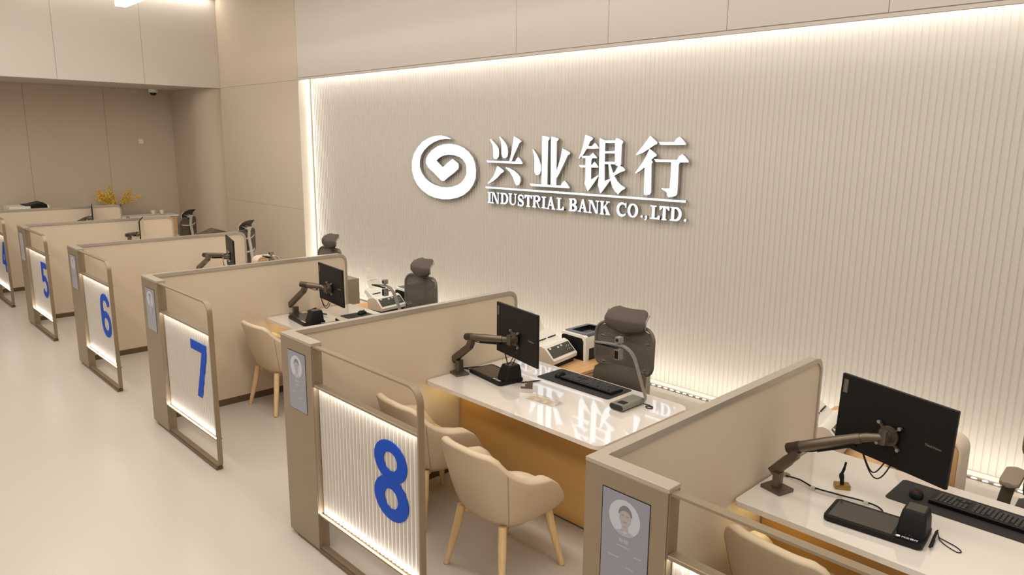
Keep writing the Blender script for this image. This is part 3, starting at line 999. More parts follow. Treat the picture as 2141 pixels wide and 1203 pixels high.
    for z0, z1, mm in ((0.2492, 0.2500, 'led_hot'), (1.0390, 1.0398, 'led_soft')):
        b = bm_new()
        box(b, xa + 0.004, xb - 0.004, 0.012, 0.021, z0, z1)
        obj('edge_light', b, MT[mm], t)
    if k != 9:
        b = bm_new()
        digit(b, k, *( (0.93, 1.232) if k == 8 else (0.925, 1.222)), 0.495, 0.934, 0.0285, 0.0332)
        obj('number', b, MT['blue'], t, 30)
    return t


for k in STN:
    partition(k)

# ------------------------------------------------------------------ desks


def make_desk():
    t = thing('service_desk', '', 'desk', (0, 0, 0), 0, 'white desks between the partitions')
    b = bm_new()
    slab(b, rrect(PT + 0.008, 1.622, 1.045, 1.965, (0.025, 0.06, 0.08, 0.01), 8), 0.742, 0.7697, 0.003, 0, 'xy', 2)
    obj('desktop', b, MT['desk'], t, 30)
    b = bm_new()
    box(b, PT + 0.008, 1.575, 1.355, 1.38, 0.012, 0.742, 0, 0.002, 1)
    obj('front_panel', b, MT['desk_front'], t)
    b = bm_new()
    box(b, PT + 0.01, 1.574, 1.36, 1.376, 0.0, 0.012)
    obj('toe_strip', b, MT['metal_dark'], t)
    b = bm_new()
    box(b, 1.545, 1.575, 1.381, 1.93, 0.0, 0.742, 0, 0.002, 1)
    obj('side_panel', b, MT['desk_front'], t)
    b = bm_new()
    box(b, PT + 0.13, PT + 0.15, 1.08, 1.33, 0.734, 0.7415)
    obj('under_light', b, MT['led_yellow'], t)
    b = bm_new()
    lathe(b, [(0.0, 0.7745), (0.026, 0.7745), (0.030, 0.772), (0.030, 0.7695), (0, 0.7695)], 20, 0, (0.092, 1.48, 0))
    obj('cable_grommet', b, MT['silver'], t)
    return t


desk0 = make_desk()
DL = {4: 'white desk of the booth numbered 4, mostly behind its neighbour partition', 5: 'white desk of the booth numbered 5, hidden by the next partition',
      6: 'white desk of the booth numbered 6, hidden by the next partition', 7: 'white desk partly behind the partition marked 8',
      8: 'glossy white desk reflecting the wall sign', 9: 'white desk with a pen stand and taped-down cable'}
for k in STN:
    if k == 4:
        desk0.location = (STN[4], 0, 0)
        desk0['label'] = DL[4]
    else:
        dup(desk0, (STN[k], 0, 0), 0, DL[k])

# ------------------------------------------------------------------ monitor on its arm


def monitor(k, mx, my, mz, yaw, tilt, roll, label):
    t = thing('monitor', label, 'monitor', (mx, my, mz), 0, 'desk monitors')
    t.rotation_euler = Euler((0, 0, 0))
    t.rotation_mode = 'QUATERNION'
    t.rotation_quaternion = (Matrix.Rotation(yaw, 3, 'Z') @ Matrix.Rotation(-tilt, 3, 'X') @ Matrix.Rotation(-roll, 3, 'Y')).to_quaternion()
    W, H = 0.55, 0.35
    b = bm_new()
    slab(b, rrect(-W / 2, W / 2, -H / 2, H / 2, 0.004, 3), -0.006, 0.010, 0.002, 0, 'xz', 1)
    obj('back_cover', b, MT['black'], t, 30)
    b = bm_new()
    slab(b, rrect(-W / 2 + 0.006, W / 2 - 0.006, -H / 2 + 0.012, H / 2 - 0.006, 0.002, 2), 0.0095, 0.0115, 0, 0, 'xz')
    obj('screen', b, MT['black_gloss'] if k != 5 else MT['pink_white'], t)  # the screen seen from its front has a pale reflection as its colour
    if k >= 7:
        b = bm_new()
        for px, pz in ((0.0, -0.13), (0.03, -0.135), (0.06, -0.14), (0.09, -0.145)):
            box(b, px, px + 0.016, -0.0068, -0.005, pz, pz + 0.008)
        obj('port', b, MT['black_gloss'], t)
        b = bm_new()
        box(b, -0.262, -0.238, -0.0072, -0.005, 0.085, 0.150)
        obj('logo_tag', b, MT['brown'], t)
        lettering('Lenovo', 0.020, MT['silver'], t, (-0.250, -0.0074, 0.1175), (pi / 2, -pi / 2, 0), 'logo')
        lettering('ThinkVision', 0.0155, MT['silver'], t, (0.195, -0.0064, -0.014), (pi / 2, 0, 0), 'logo')
    return t


def arm(k, base, pivot, elbow_lo, elbow, tip, vesa, yaw, label, cables=True):
    """gas-spring arm: foot plate, post, lower arm, knuckle, spring tube, head with four-hole plate"""
    t = thing('monitor_stand', label, 'monitor arm', base, 0, 'monitor arms clamped to the desks')
    B = Vector(base)

    def L(p):
        return Vector(p) - B
    b = bm_new()
    slab(b, rrect(-0.06, 0.06, -0.052, 0.052, 0.006, 3), 0.0, 0.016, 0.003)
    bmesh.ops.rotate(b, verts=b.verts[:], cent=(0, 0, 0), matrix=Matrix.Rotation(-0.25, 3, 'Z'))
    obj('foot', b, MT['arm'], t)
    pv, el, e2, tp, vs = L(pivot), L(elbow_lo), L(elbow), L(tip), L(vesa)
    b = bm_new()
    tube(b, [(0, 0, 0.014), (0, 0, pv.z - 0.01)], 1.0, 12, 0, False, True, (0.056, 0.036))
    obj('post', b, MT['arm'], t)
    b = bm_new()
    d = (el - pv)
    start = pv - d.normalized() * 0.03
    tube(b, [start, pv, pv + d * 0.5, el - d * 0.06], [0.9, 1.0, 1.0, 0.95], 14, 0, False, True, (0.044, 0.05))
    tube(b, [el - d * 0.12, el + Vector((0, 0, 0.02)), e2 + Vector((0, 0, -0.012))], [1, 1, 0.95], 14, 0, False, True, (0.048, 0.046))
    obj('lower_arm', b, MT['arm'], t)
    b = bm_new()
    tube(b, [pv - d.normalized() * 0.036, pv + d * 0.60], 1.0, 10, 0, False, True, (0.026, 0.054))
    obj('cable_cover', b, MT['arm_dark'], t)
    b = bm_new()
    dd = (tp - e2).normalized()
    tube(b, [e2 - dd * 0.004, e2 + (tp - e2) * 0.5, tp], [0.026, 0.027, 0.023], 18)
    obj('spring_tube', b, MT['arm'], t)
    b = bm_new()
    tube(b, [e2 - dd * 0.055, e2 - dd * 0.050, e2 + dd * 0.012], [0.022, 0.026, 0.0278], 18)
    obj('end_cap', b, MT['arm_dark'], t)
    b = bm_new()
    off = Vector((0, 0, -0.030))
    tube(b, [e2 + dd * 0.10 + off, tp - dd * 0.02 + off], 1.0, 10, 0, False, True, (0.03, 0.016))
    obj('cable_clip', b, MT['black'], t)
    # head
    b = bm_new()
    nrm = Vector((sin(yaw), -cos(yaw), 0))       # out of the monitor's back
    hub = vs + nrm * 0.050
    tube(b, [tp - dd * 0.01, tp + dd * 0.02, hub], [0.020, 0.021, 0.017], 14)
    cyl(b, hub + Vector((0, 0, -0.032)), hub + Vector((0, 0, 0.032)), 0.018, 14)
    cyl(b, hub, vs + nrm * 0.014, 0.024, 16)
    obj('tilt_head', b, MT['arm'], t)
    b = bm_new()
    q = Matrix.Rotation(yaw, 4, 'Z')
    for sx, sz in ((-1, 1), (1, 1), (1, -1), (-1, -1)):
        p = Vector((sx * 0.05, -0.0, sz * 0.05))
        p = q @ p + vs + nrm * 0.010
        tube(b, [vs + nrm * 0.012, p], 1.0, 8, 0, False, True, (0.016, 0.007))
        cyl(b, p + nrm * -0.002, p + nrm * 0.009, 0.0085, 10, 1)
    cyl(b, vs + nrm * 0.0065, vs + nrm * 0.017, 0.046, 24)
    cyl(b, vs + nrm * 0.017, vs + nrm * 0.021, 0.034, 24)
    obj('mount_plate', b, [MT['arm'], MT['steel']], t)
    if cables:
        b = bm_new()
        for s_ in (0.0, 0.03):
            a = tp + off
            e = vs + q.to_3x3() @ Vector((0.0 + s_, -0.02, -0.13))
            tube(b, bez(e2 + dd * 0.03 + off * 0.9, e2 + dd * 0.1 + off * 1.6, a + Vector((-0.05, 0, -0.01)), a, 6)[:-1] + bez(a, a + Vector((0.06, -0.01, -0.12 - s_)), e + Vector((-0.04, -0.02, -0.09 - s_)), e, 12), 0.0032, 6)
        obj('cable', b, MT['black'], t)
    return t


# ------------------------------------------------------------------ signature pad with card box


def make_pad():
    t = thing('signature_pad', '', 'signature pad', (0, 0, 0), 0, 'signature pads on the desks')
    b = bm_new()
    slab(b, rrect(-0.20, 0.20, -0.105, 0.105, 0.018, 5), 0.003, 0.026, 0.005)
    obj('tray', b, MT['black'], t, 30)
    b = bm_new()
    slab(b, rrect(-0.183, 0.078, -0.086, 0.086, 0.004, 3), 0.0255, 0.0272, 0)
    obj('writing_screen', b, MT['screen_off'], t)
    b = bm_new()
    slab(b, rrect(0.088, 0.196, -0.098, 0.098, 0.008, 3), 0.0255, 0.030, 0.001)
    obj('console', b, MT['black_gloss'], t)
    # card and fingerprint box: a block leaning back, its top cut flat
    b = bm_new()
    ring0 = [(x, y, 0.029) for x, y in rrect(0.086, 0.198, -0.048, 0.092, 0.012, 4)]
    ring1 = [(x, y, 0.080) for x, y in rrect(0.089, 0.195, -0.034, 0.089, 0.012, 4)]
    ring2 = [(x, y, 0.118) for x, y in rrect(0.095, 0.189, -0.018, 0.083, 0.012, 4)]
    ring3 = [(x, y, 0.126) for x, y in rrect(0.100, 0.184, -0.013, 0.078, 0.010, 4)]
    R = [[b.verts.new(p) for p in r] for r in (ring0, ring1, ring2, ring3)]
    for a, c in zip(R, R[1:]):
        for i in range(len(a)):
            b.faces.new((a[i], a[(i + 1) % len(a)], c[(i + 1) % len(a)], c[i]))
    b.faces.new(R[-1])
    b.faces.new(R[0][::-1])
    obj('card_box', b, MT['black'], t, 30)
    b = bm_new()
    slab(b, rrect(0.106, 0.178, -0.006, 0.071, 0.004, 3), 0.1255, 0.1268, 0)
    obj('scan_window', b, MT['screen_off'], t)
    b = bm_new()
    for dx, dz in ((0.012, 0.0), (0.026, 0.004), (0.036, -0.002), (0.030, 0.012), (0.046, 0.008)):
        box(b, 0.112 + dx, 0.116 + dx, -0.056 + dz, -0.053 + dz, 0.0295, 0.0305)
    obj('indicator', b, MT['red'], t)
    m = lettering('兴业银行', 0.016, MT['logo_white'], t, (0.148, -0.083, 0.0306), (0, 0, 0), 'lettering')
    b = bm_new()
    slab(b, arc(0.103, -0.083, 0.0085, 0.0085, 0, 340, 18), 0.0296, 0.0308, 0)
    obj('emblem', b, MT['logo_white'], t)
    return t


def make_mousepad():
    b = bm_new()
    slab(b, rrect(0, 0.655, 0, 0.272, 0.022, 5), 0.0, 0.0025, 0)
    o = obj('desk_mat', b, MT['black_matte'], None, 30)
    tag(o, '', 'desk mat', 'dark desk mats')
    return o


def make_keyboard():
    t = thing('keyboard', '', 'keyboard', (0, 0, 0), 0, 'desk keyboards')
    b = bm_new()
    pr = [(-0.064, 0.0), (0.064, 0.0), (0.066, 0.010), (0.060, 0.014), (-0.060, 0.023), (-0.067, 0.019)]
    prism(b, pr, -0.228, 0.228, 'yz')
    obj('case', b, MT['black'], t, 30)

    def key(cx, cy, w_, d_):
        zc = 0.0185 - cy * 0.072
        x0, x1, y0, y1 = cx - w_ / 2, cx + w_ / 2, cy - d_ / 2, cy + d_ / 2
        vs = [b.verts.new(p) for p in ((x0, y0, zc - 0.003), (x1, y0, zc - 0.003), (x1, y1, zc - 0.003), (x0, y1, zc - 0.003))]
        e = 0.0022
        ut = [b.verts.new(p) for p in ((x0 + e, y0 + e, zc + 0.005), (x1 - e, y0 + e, zc + 0.005), (x1 - e, y1 - e, zc + 0.005), (x0 + e, y1 - e, zc + 0.005))]
        b.faces.new(ut)
        for i in range(4):
            b.faces.new((vs[i], vs[(i + 1) % 4], ut[(i + 1) % 4], ut[i]))
    p = 0.0188
    # keyboard faces +y (clerk side): rows run from the far function row at -y
    for cols in (range(15), range(16, 23)):
        b = bm_new()
        for r in range(6):
            cy = -0.050 + r * 0.0192 + (0.004 if r else 0)
            for c in cols:
                cx = 0.214 - c * p
                if (r == 0 and c in (1, 6, 11)) or (r in (3, 4) and c in (16, 17, 18)) and not (r == 4 and c == 17):
                    continue
                if r == 5 and 3 < c < 10:
                    if c == 6:
                        key(cx, cy, p * 6 - 0.003, 0.0165)
                    continue
                key(cx, cy, 0.0162, 0.0165)
        obj('key_block', b, MT['key'], t, 30)
    return t




def make_mouse():
    t = thing('mouse', '', 'mouse', (0, 0, 0), 0, 'desk mice')
    b = bm_new()
    n, m = 16, 8
    rings = []
    for j in range(m + 1):
        ph = j / m * pi / 2
        ring = []
        for i in range(n):
            a = 2 * pi * i / n
            ca, sa = cos(a), sin(a)
            rx, ry = 0.031, 0.055
            u = math.copysign(abs(ca) ** 0.8, ca) * rx * cos(ph) ** 0.75
            v = math.copysign(abs(sa) ** 0.85, sa) * ry * cos(ph) ** 0.75
            ring.append(b.verts.new((u, v, 0.003 + 0.034 * sin(ph) * (1 - 0.25 * (v / ry + 0.1)))))
        rings.append(ring)
    for a, c in zip(rings, rings[1:]):
        for i in range(n):
            b.faces.new((a[i], a[(i + 1) % n], c[(i + 1) % n], c[i]))
    b.faces.new(rings[0][::-1])
    b.faces.new(rings[-1])
    obj('shell', b, MT['black'], t, 60)
    b = bm_new()
    cyl(b, (-0.003, 0.026, 0.030), (0.003, 0.026, 0.030), 0.0075, 12)
    obj('wheel', b, MT['key'], t)
    return t


# ------------------------------------------------------------------ document camera


def make_doccam():
    t = thing('document_camera', '', 'document camera', (0, 0, 0), 0, 'document cameras on the desks')
    b = bm_new()
    prism(b, rrect(-0.055, 0.055, 0.004, 0.044, 0.019, 6), -0.112, 0.112, 'xz')
    obj('base', b, MT['silver'], t, 40)
    b = bm_new()
    prism(b, rrect(-0.051, 0.051, 0.007, 0.041, 0.017, 6), -0.1145, -0.111, 'xz')
    obj('end_plate', b, MT['black_gloss'], t)
    b = bm_new()
    box(b, -0.018, 0.036, -0.085, -0.035, 0.0435, 0.0465, 0, 0.001, 1)
    obj('button_plate', b, MT['black'], t)
    b = bm_new()
    pts = smooth_path([(0.045, 0.105, 0.012), (0.062, 0.112, 0.045), (0.045, 0.095, 0.12), (0.020, 0.070, 0.24), (0.0, 0.050, 0.32), (-0.035, 0.035, 0.365), (-0.09, 0.030, 0.380), (-0.20, 0.030, 0.372), (-0.30, 0.030, 0.362)], 5)
    tube(b, pts, 1.0, 12, 0, False, True, (0.036, 0.013))
    obj('arm', b, MT['silver'], t, 50)
    b = bm_new()
    box(b, -0.295, -0.12, 0.014, 0.046, 0.355, 0.360)
    obj('lamp_bar', b, MT['black'], t)
    b = bm_new()
    box(b, -0.126, -0.086, 0.008, 0.052, 0.395, 0.435, 0, 0.005, 2)
    cyl(b, (-0.106, 0.03, 0.37), (-0.106, 0.03, 0.40), 0.009, 10)
    top = obj('camera_head', b, MT['silver'], t)
    b = bm_new()
    cyl(b, (-0.106, 0.0085, 0.415), (-0.106, 0.006, 0.415), 0.011, 14)
    obj('lens', b, MT['black_gloss'], top)
    b = bm_new()
    box(b, -0.126, -0.086, 0.006, 0.054, 0.285, 0.352, 0, 0.006, 2)
    low = obj('camera_head', b, MT['silver'], t)
    b = bm_new()
    box(b, -0.120, -0.092, 0.0045, 0.0065, 0.292, 0.346)
    obj('face_plate', b, MT['black_gloss'], low)
    b = bm_new()
    tube(b, smooth_path([(0.05, 0.10, 0.008), (0.10, 0.11, 0.005), (0.135, 0.09, 0.005), (0.12, 0.06, 0.005), (0.09, 0.08, 0.006), (0.13, 0.10, 0.008)], 5), 0.0035, 6)
    obj('cable', b, MT['black'], t)
    return t


# ------------------------------------------------------------------ scanner, printer, cabinets


def make_scanner():
    """faces +x; origin under its middle"""
    t = thing('scanner', '', 'scanner', (0, 0, 0), 0, 'sheet scanners beside the desks')
    b = bm_new()
    box(b, -0.10, 0.075, -0.160, 0.160, 0.0, 0.045, 0, 0.004, 1)
    obj('foot', b, MT['black'], t)
    b = bm_new()
    pr = [(-0.115, 0.045), (0.095, 0.045), (0.100, 0.075), (0.088, 0.085), (0.005, 0.165), (-0.03, 0.175), (-0.115, 0.15)]
    prism(b, pr, -0.172, 0.172, 'xz', 0, 1)
    obj('body', b, [MT['pink_white'], MT['white']], t, 30)
    b = bm_new()
    d = Vector((0.088 - 0.005, 0, 0.085 - 0.165)).normalized()
    nn = Vector((-d.z, 0, d.x))
    c0 = Vector((0.083, 0, 0.090)) + nn * 0.001
    c1 = Vector((0.012, 0, 0.1585)) + nn * 0.001
    pl = [(c0, -0.155), (c0, 0.16), (c1, 0.16), (c1, -0.145)]
    vs = [b.verts.new((c.x, y, c.z)) for c, y in pl] + [b.verts.new((c.x - nn.x * 0.003, y, c.z - nn.z * 0.003)) for c, y in pl]
    for f in ((0, 1, 2, 3), (7, 6, 5, 4), (0, 4, 5, 1), (1, 5, 6, 2), (2, 6, 7, 3), (3, 7, 4, 0)):
        b.faces.new([vs[i] for i in f])
    pan = obj('control_panel', b, MT['panel_dark'], t, 0)
    b = bm_new()

    def mark(u, v, su, sv):
        p = c0 + (c1 - c0) * v + nn * 0.0015
        e = (c1 - c0).normalized() * sv
        q = [(p, u), (p, u + su), (p + e, u + su), (p + e, u)]
        b.faces.new([b.verts.new((c.x, y, c.z)) for c, y in q])
    for u, v in ((-0.125, .82), (-0.02, .72), (0.03, .78)):
        mark(u, v, 0.022, 0.014)
    for i in range(5):
        mark(0.085 + 0.012 * i, 0.55 + 0.07 * (i % 3), 0.005, 0.006)
        mark(0.080 + 0.012 * i, 0.28 + 0.08 * (i % 2), 0.005, 0.006)
    obj('panel_marks', b, MT['logo_white'], pan, 0, False)
    b = bm_new()
    pr = [(-0.05, 0.168), (-0.115, 0.15), (-0.19, 0.215), (-0.165, 0.245)]
    prism(b, pr, -0.155, 0.155, 'xz')
    for y0, y1 in ((-0.12, -0.015), (0.015, 0.12)):
        pass
    ch = obj('feed_chute', b, MT['white'], t, 30)
    b = bm_new()
    for y0, y1 in ((-0.125, -0.015), (0.015, 0.125)):
        box(b, -0.0935, -0.0865, y0, y1, 0.196, 0.2035)
    obj('paper_slot', b, MT['black'], ch)
    b = bm_new()
    for (w_, l0, l1) in ((0.085, 0.0, 0.11), (0.055, 0.10, 0.20), (0.03, 0.19, 0.26)):
        d2 = Vector((-0.52, 0, 0.85))
        p0 = Vector((-0.165, 0, 0.225)) + d2 * l0
        p1 = Vector((-0.165, 0, 0.225)) + d2 * l1
        th = Vector((0.004, 0, 0.0025))
        for y0 in (-w_ / 1.0,):
            vs = [b.verts.new((p.x + o_.x, y, p.z + o_.z)) for p in (p0, p1) for y in (-w_, w_) for o_ in (Vector((0, 0, 0)), th)]
            for f in ((0, 2, 3, 1), (4, 5, 7, 6), (0, 4, 6, 2), (1, 3, 7, 5), (0, 1, 5, 4), (2, 6, 7, 3)):
                b.faces.new([vs[i] for i in f])
    obj('paper_support', b, MT['clear'], t, 0)
    return t


def make_printer():
    """laser printer facing +x, dark flank to -y"""
    t = thing('printer', '', 'printer', (0, 0, 0), 0, 'laser printers on the oak pedestals')
    b = bm_new()
    box(b, -0.185, 0.160, -0.19, 0.19, 0.0, 0.185, 0, 0.006, 2)
    obj('body', b, MT['black'], t)
    b = bm_new()
    prism(b, [(0.162, 0.0), (0.192, 0.0), (0.194, 0.165), (0.18, 0.200), (0.15, 0.212), (-0.185, 0.216), (-0.185, 0.196), (0.13, 0.190), (0.155, 0.165)], -0.192, -0.150, 'xz')
    prism(b, [(0.162, 0.0), (0.192, 0.0), (0.194, 0.165), (0.18, 0.200), (0.15, 0.212), (-0.185, 0.216), (-0.185, 0.196), (0.13, 0.190), (0.155, 0.165)], 0.150, 0.192, 'xz')
    prism(b, [(0.162, 0.105), (0.193, 0.105), (0.194, 0.165), (0.18, 0.200), (0.155, 0.195)], -0.150, 0.150, 'xz')
    obj('white_shell', b, MT['white'], t, 30)
    b = bm_new()
    box(b, 0.160, 0.180, -0.149, 0.149, 0.006, 0.104, 0, 0.003, 1)
    obj('paper_tray', b, MT['black_matte'], t)
    b = bm_new()
    out = rrect(-0.18, 0.150, -0.165, 0.165, 0.03, 4)
    inn = rrect(-0.13, 0.095, -0.11, 0.13, 0.02, 4)
    zt, zi = 0.219, 0.196
    vo = [b.verts.new((x, y, zt)) for x, y in out]
    vi = [b.verts.new((x, y, zt)) for x, y in inn]
    vd = [b.verts.new((x, y, zi)) for x, y in inn]
    vb = [b.verts.new((x, y, 0.19)) for x, y in out]
    n = len(out)
    for i in range(n):
        j = (i + 1) % n
        b.faces.new((vo[i], vo[j], vi[j], vi[i]))
        f = b.faces.new((vi[i], vi[j], vd[j], vd[i]))
        f.material_index = 1
        b.faces.new((vb[i], vb[j], vo[j], vo[i]))
    f = b.faces.new(vd)
    f.material_index = 1
    obj('top_tray', b, [MT['blue_grey'], MT['black_gloss']], t, 30)
    b = bm_new()
    tube(b, smooth_path([(-0.15, -0.19, 0.15), (-0.20, -0.22, 0.13), (-0.24, -0.21, 0.06), (-0.25, -0.19, 0.004)], 5), 0.004, 6)
    obj('cable', b, MT['black'], t)
    return t


def make_pedestal():
    """oak pedestal behind the desk; drawers face +x"""
    t = thing('pedestal_cabinet', '', 'cabinet', (0, 0, 0), 0, 'oak pedestals behind the desks')
    b = bm_new()
    box(b, -0.30, 0.30, -0.41, 0.41, 0.622, 0.65, 0, 0.003, 1)
    obj('top', b, MT['oak'], t)
    b = bm_new()
    box(b, -0.29, 0.275, -0.40, 0.40, 0.0, 0.622, 0, 0.002, 1)
    obj('body', b, MT['oak'], t)
    for i, (z0, z1) in enumerate(((0.03, 0.31), (0.315, 0.615))):
        b = bm_new()
        box(b, 0.276, 0.295, -0.395, 0.395, z0, z1, 0, 0.002, 1)
        d = obj('drawer', b, MT['oak'], t)
        b = bm_new()
        box(b, 0.2955, 0.303, -0.08, 0.08, z1 - 0.035, z1 - 0.022, 0, 0.002, 1)
        obj('handle', b, MT['metal_dark'], d)
    return t


def make_grey_cabinet():
    t = thing('filing_cabinet', '', 'cabinet', (0, 0, 0), 0, 'grey metal cabinets behind the desks')
    b = bm_new()
    box(b, -0.20, 0.20, -0.27, 0.25, 0.0, 0.70, 0, 0.004, 2)
    obj('body', b, MT['grey_metal'], t)
    for z0, z1 in ((0.02, 0.235), (0.242, 0.455), (0.462, 0.675)):
        b = bm_new()
        box(b, -0.19, 0.19, -0.288, -0.271, z0, z1, 0, 0.003, 1)
        d = obj('drawer', b, MT['grey_metal'], t)
        b = bm_new()
        box(b, -0.06, 0.06, -0.296, -0.2885, z1 - 0.04, z1 - 0.028, 0, 0.002, 1)
        obj('handle', b, MT['metal_dark'], d)
    b = bm_new()
    lathe(b, [(0, 0.7005), (0.018, 0.7005), (0.018, 0.712), (0.0, 0.716)], 12, 0, (-0.02, -0.12, 0))
    obj('lock', b, MT['arm_dark'], t)
    return t


def make_locker():
    """upright cabinet: pale rounded shell around an oak door facing -y"""
    t = thing('side_cabinet', '', 'cabinet', (0, 0, 0), 0, 'pale side cabinets with oak doors')
    b = bm_new()
    W, H, D = 0.155, 0.94, 0.08
    o_ = rrect(-W, W, 0.0, H, (0.01, 0.01, 0.075, 0.075), 8)
    i_ = rrect(-W + 0.014, W - 0.014, 0.014, H - 0.014, (0.005, 0.005, 0.055, 0.055), 8)
    fo = [b.verts.new((x, -D, z)) for x, z in o_]
    fi = [b.verts.new((x, -D, z)) for x, z in i_]
    di = [b.verts.new((x, -D + 0.03, z)) for x, z in i_]
    bo = [b.verts.new((x, D, z)) for x, z in o_]
    n = len(o_)
    for i in range(n):
        j = (i + 1) % n
        b.faces.new((fo[i], fo[j], fi[j], fi[i]))
        b.faces.new((fi[i], fi[j], di[j], di[i]))
        b.faces.new((fo[i], bo[i], bo[j], fo[j]))
    b.faces.new(bo)
    b.faces.new(di)
    obj('shell', b, MT['pink_white'], t, 30)
    b = bm_new()
    slab(b, rrect(-W + 0.017, W - 0.017, 0.017, H - 0.017, (0.003, 0.003, 0.051, 0.051), 6), -D + 0.029, -D + 0.006, 0.002, 0, 'xz', 1)
    d = obj('door', b, MT['oak'], t, 30)
    b = bm_new()
    box(b, -0.10, -0.09, -D - 0.012, -D + 0.005, 0.42, 0.56, 0, 0.002, 1)
    obj('handle', b, MT['metal_dark'], d)
    return t


# ------------------------------------------------------------------ visitor tub chair (faces +y)
def sstep(a, b_, t):
    t = max(0.0, min(1.0, (t - a) / (b_ - a)))
    return t * t * (3 - 2 * t)


def rim_h(phi):
    K = ((0, .822), (28, .82), (40, .795), (48, .755), (57, .722), (67, .692), (80, .66), (93, .634), (105, .588), (115, .53), (126, .468), (142, .437), (180, .435))
    for (a0, h0), (a1, h1) in zip(K, K[1:]):
        if phi <= a1:
            u = (phi - a0) / (a1 - a0)
            h = h0 + (h1 - h0) * (u * u * (3 - 2 * u) * 0.4 + u * 0.6)
            break
    return h


def shell_pt(a, s, z, grow=0.0):
    """a: angle from the back, degrees (0..360); s: scale of the outline"""
    r = radians(a - 90)
    c, q = cos(r), sin(r)
    ex = 2 / 3.2
    hx, hy = 0.312 * s + grow, 0.292 * s + grow
    lean = -0.11 * max(0.0, -q) * (z - 0.45)
    return Vector((math.copysign(abs(c) ** ex, c) * hx, math.copysign(abs(q) ** ex, q) * hy + lean, z))


def make_tub_chair():
    t = thing('visitor_chair', '', 'chair', (0, 0, 0), 0, 'cream visitor chairs')
    b = bm_new()
    N = 72
    zb, zs = 0.355, 0.425
    rings = []
    fold = lambda a: a if a <= 180 else 360 - a
    for i in range(9):
        u = i / 8
        ring = []
        for k in range(N):
            a = 360 * k / N
            h = rim_h(fold(a))
            ring.append(b.verts.new(shell_pt(a, 0.64 + 0.36 * u ** 0.5, zb + (h - 0.018 - zb) * u)))
        rings.append(ring)

    def th(p):
        return 0.054 + 0.060 * sstep(62, 102, p) - 0.03 * sstep(132, 158, p)
    for (f, dz) in ((0.08, 0.010), (0.25, 0.020), (0.5, 0.023), (0.75, 0.018), (0.93, 0.004)):
        ring = []
        for k in range(N):
            a = 360 * k / N
            p = fold(a)
            ring.append(b.verts.new(shell_pt(a, 1.0, rim_h(p) - 0.018 + dz, -th(p) * f)))
        rings.append(ring)
    for u in (0.0, 0.3, 0.6, 0.85, 1.0):
        ring = []
        for k in range(N):
            a = 360 * k / N
            p = fold(a)
            h = rim_h(p) - 0.03
            z = h + (min(zs, h) - h) * u
            ring.append(b.verts.new(shell_pt(a, 1.0 - 0.07 * u, z, -th(p) * (1.02 + 0.25 * u))))
        rings.append(ring)
    for a_, c_ in zip(rings, rings[1:]):
        for k in range(N):
            b.faces.new((a_[k], a_[(k + 1) % N], c_[(k + 1) % N], c_[k]))
    b.faces.new(rings[0][::-1])
    b.faces.new(rings[-1])
    obj('shell', b, MT['leather'], t, 70)
    b = bm_new()
    pts = []
    rr = []
    n = 40
    for z, s in ((0.40, 0.9), (0.43, 1.0), (0.455, 1.0), (0.475, 0.94), (0.482, 0.6)):
        ring = []
        for k in range(n):
            a = 2 * pi * k / n
            c, q = cos(a), sin(a)
            ring.append(b.verts.new((math.copysign(abs(c) ** 0.72, c) * 0.180 * s, 0.025 + math.copysign(abs(q) ** 0.72, q) * 0.235 * s, z)))
        rr.append(ring)
    for a_, c_ in zip(rr, rr[1:]):
        for k in range(n):
            b.faces.new((a_[k], a_[(k + 1) % n], c_[(k + 1) % n], c_[k]))
    b.faces.new(rr[-1])
    b.faces.new(rr[0][::-1])
    obj('seat_cushion', b, MT['leather_in'], t, 60)
    for a0 in (52, 308):
        b = bm_new()
        p = fold(a0)
        h = rim_h(p)
        tube(b, [shell_pt(a0, 0.64 + 0.36 * u ** 0.5, zb + (h - 0.018 - zb) * u, 0.0006) for u in [i / 10 for i in range(1, 11)]], 0.0016, 5)
        obj('seam', b, MT['seam'], t)
    b = bm_new()
    for x0, y0, x1, y1 in ((-0.165, -0.145, 0.165, -0.145), (-0.165, 0.145, 0.165, 0.145), (-0.145, -0.165, -0.145, 0.165), (0.145, -0.165, 0.145, 0.165)):
        tube(b, [(x0, y0, 0.360), (x1, y1, 0.360)], 1.0, 10, 0, False, True, (0.020, 0.040))
    obj('seat_frame', b, MT['ash'], t)
    for sx, sy in ((-1, -1), (1, -1), (1, 1), (-1, 1)):
        b = bm_new()
        tube(b, [(sx * 0.172, sy * 0.178, 0.378), (sx * 0.19, sy * 0.196, 0.25), (sx * 0.236, sy * 0.242, 0.004)], [0.0235, 0.0235, 0.0165], 14)
        lg = obj('leg', b, MT['ash'], t, 40)
        b = bm_new()
        cyl(b, (sx * 0.236, sy * 0.242, 0.0), (sx * 0.236, sy * 0.242, 0.005), 0.0165, 12)
        obj('glide', b, MT['seam'], lg)
    return t


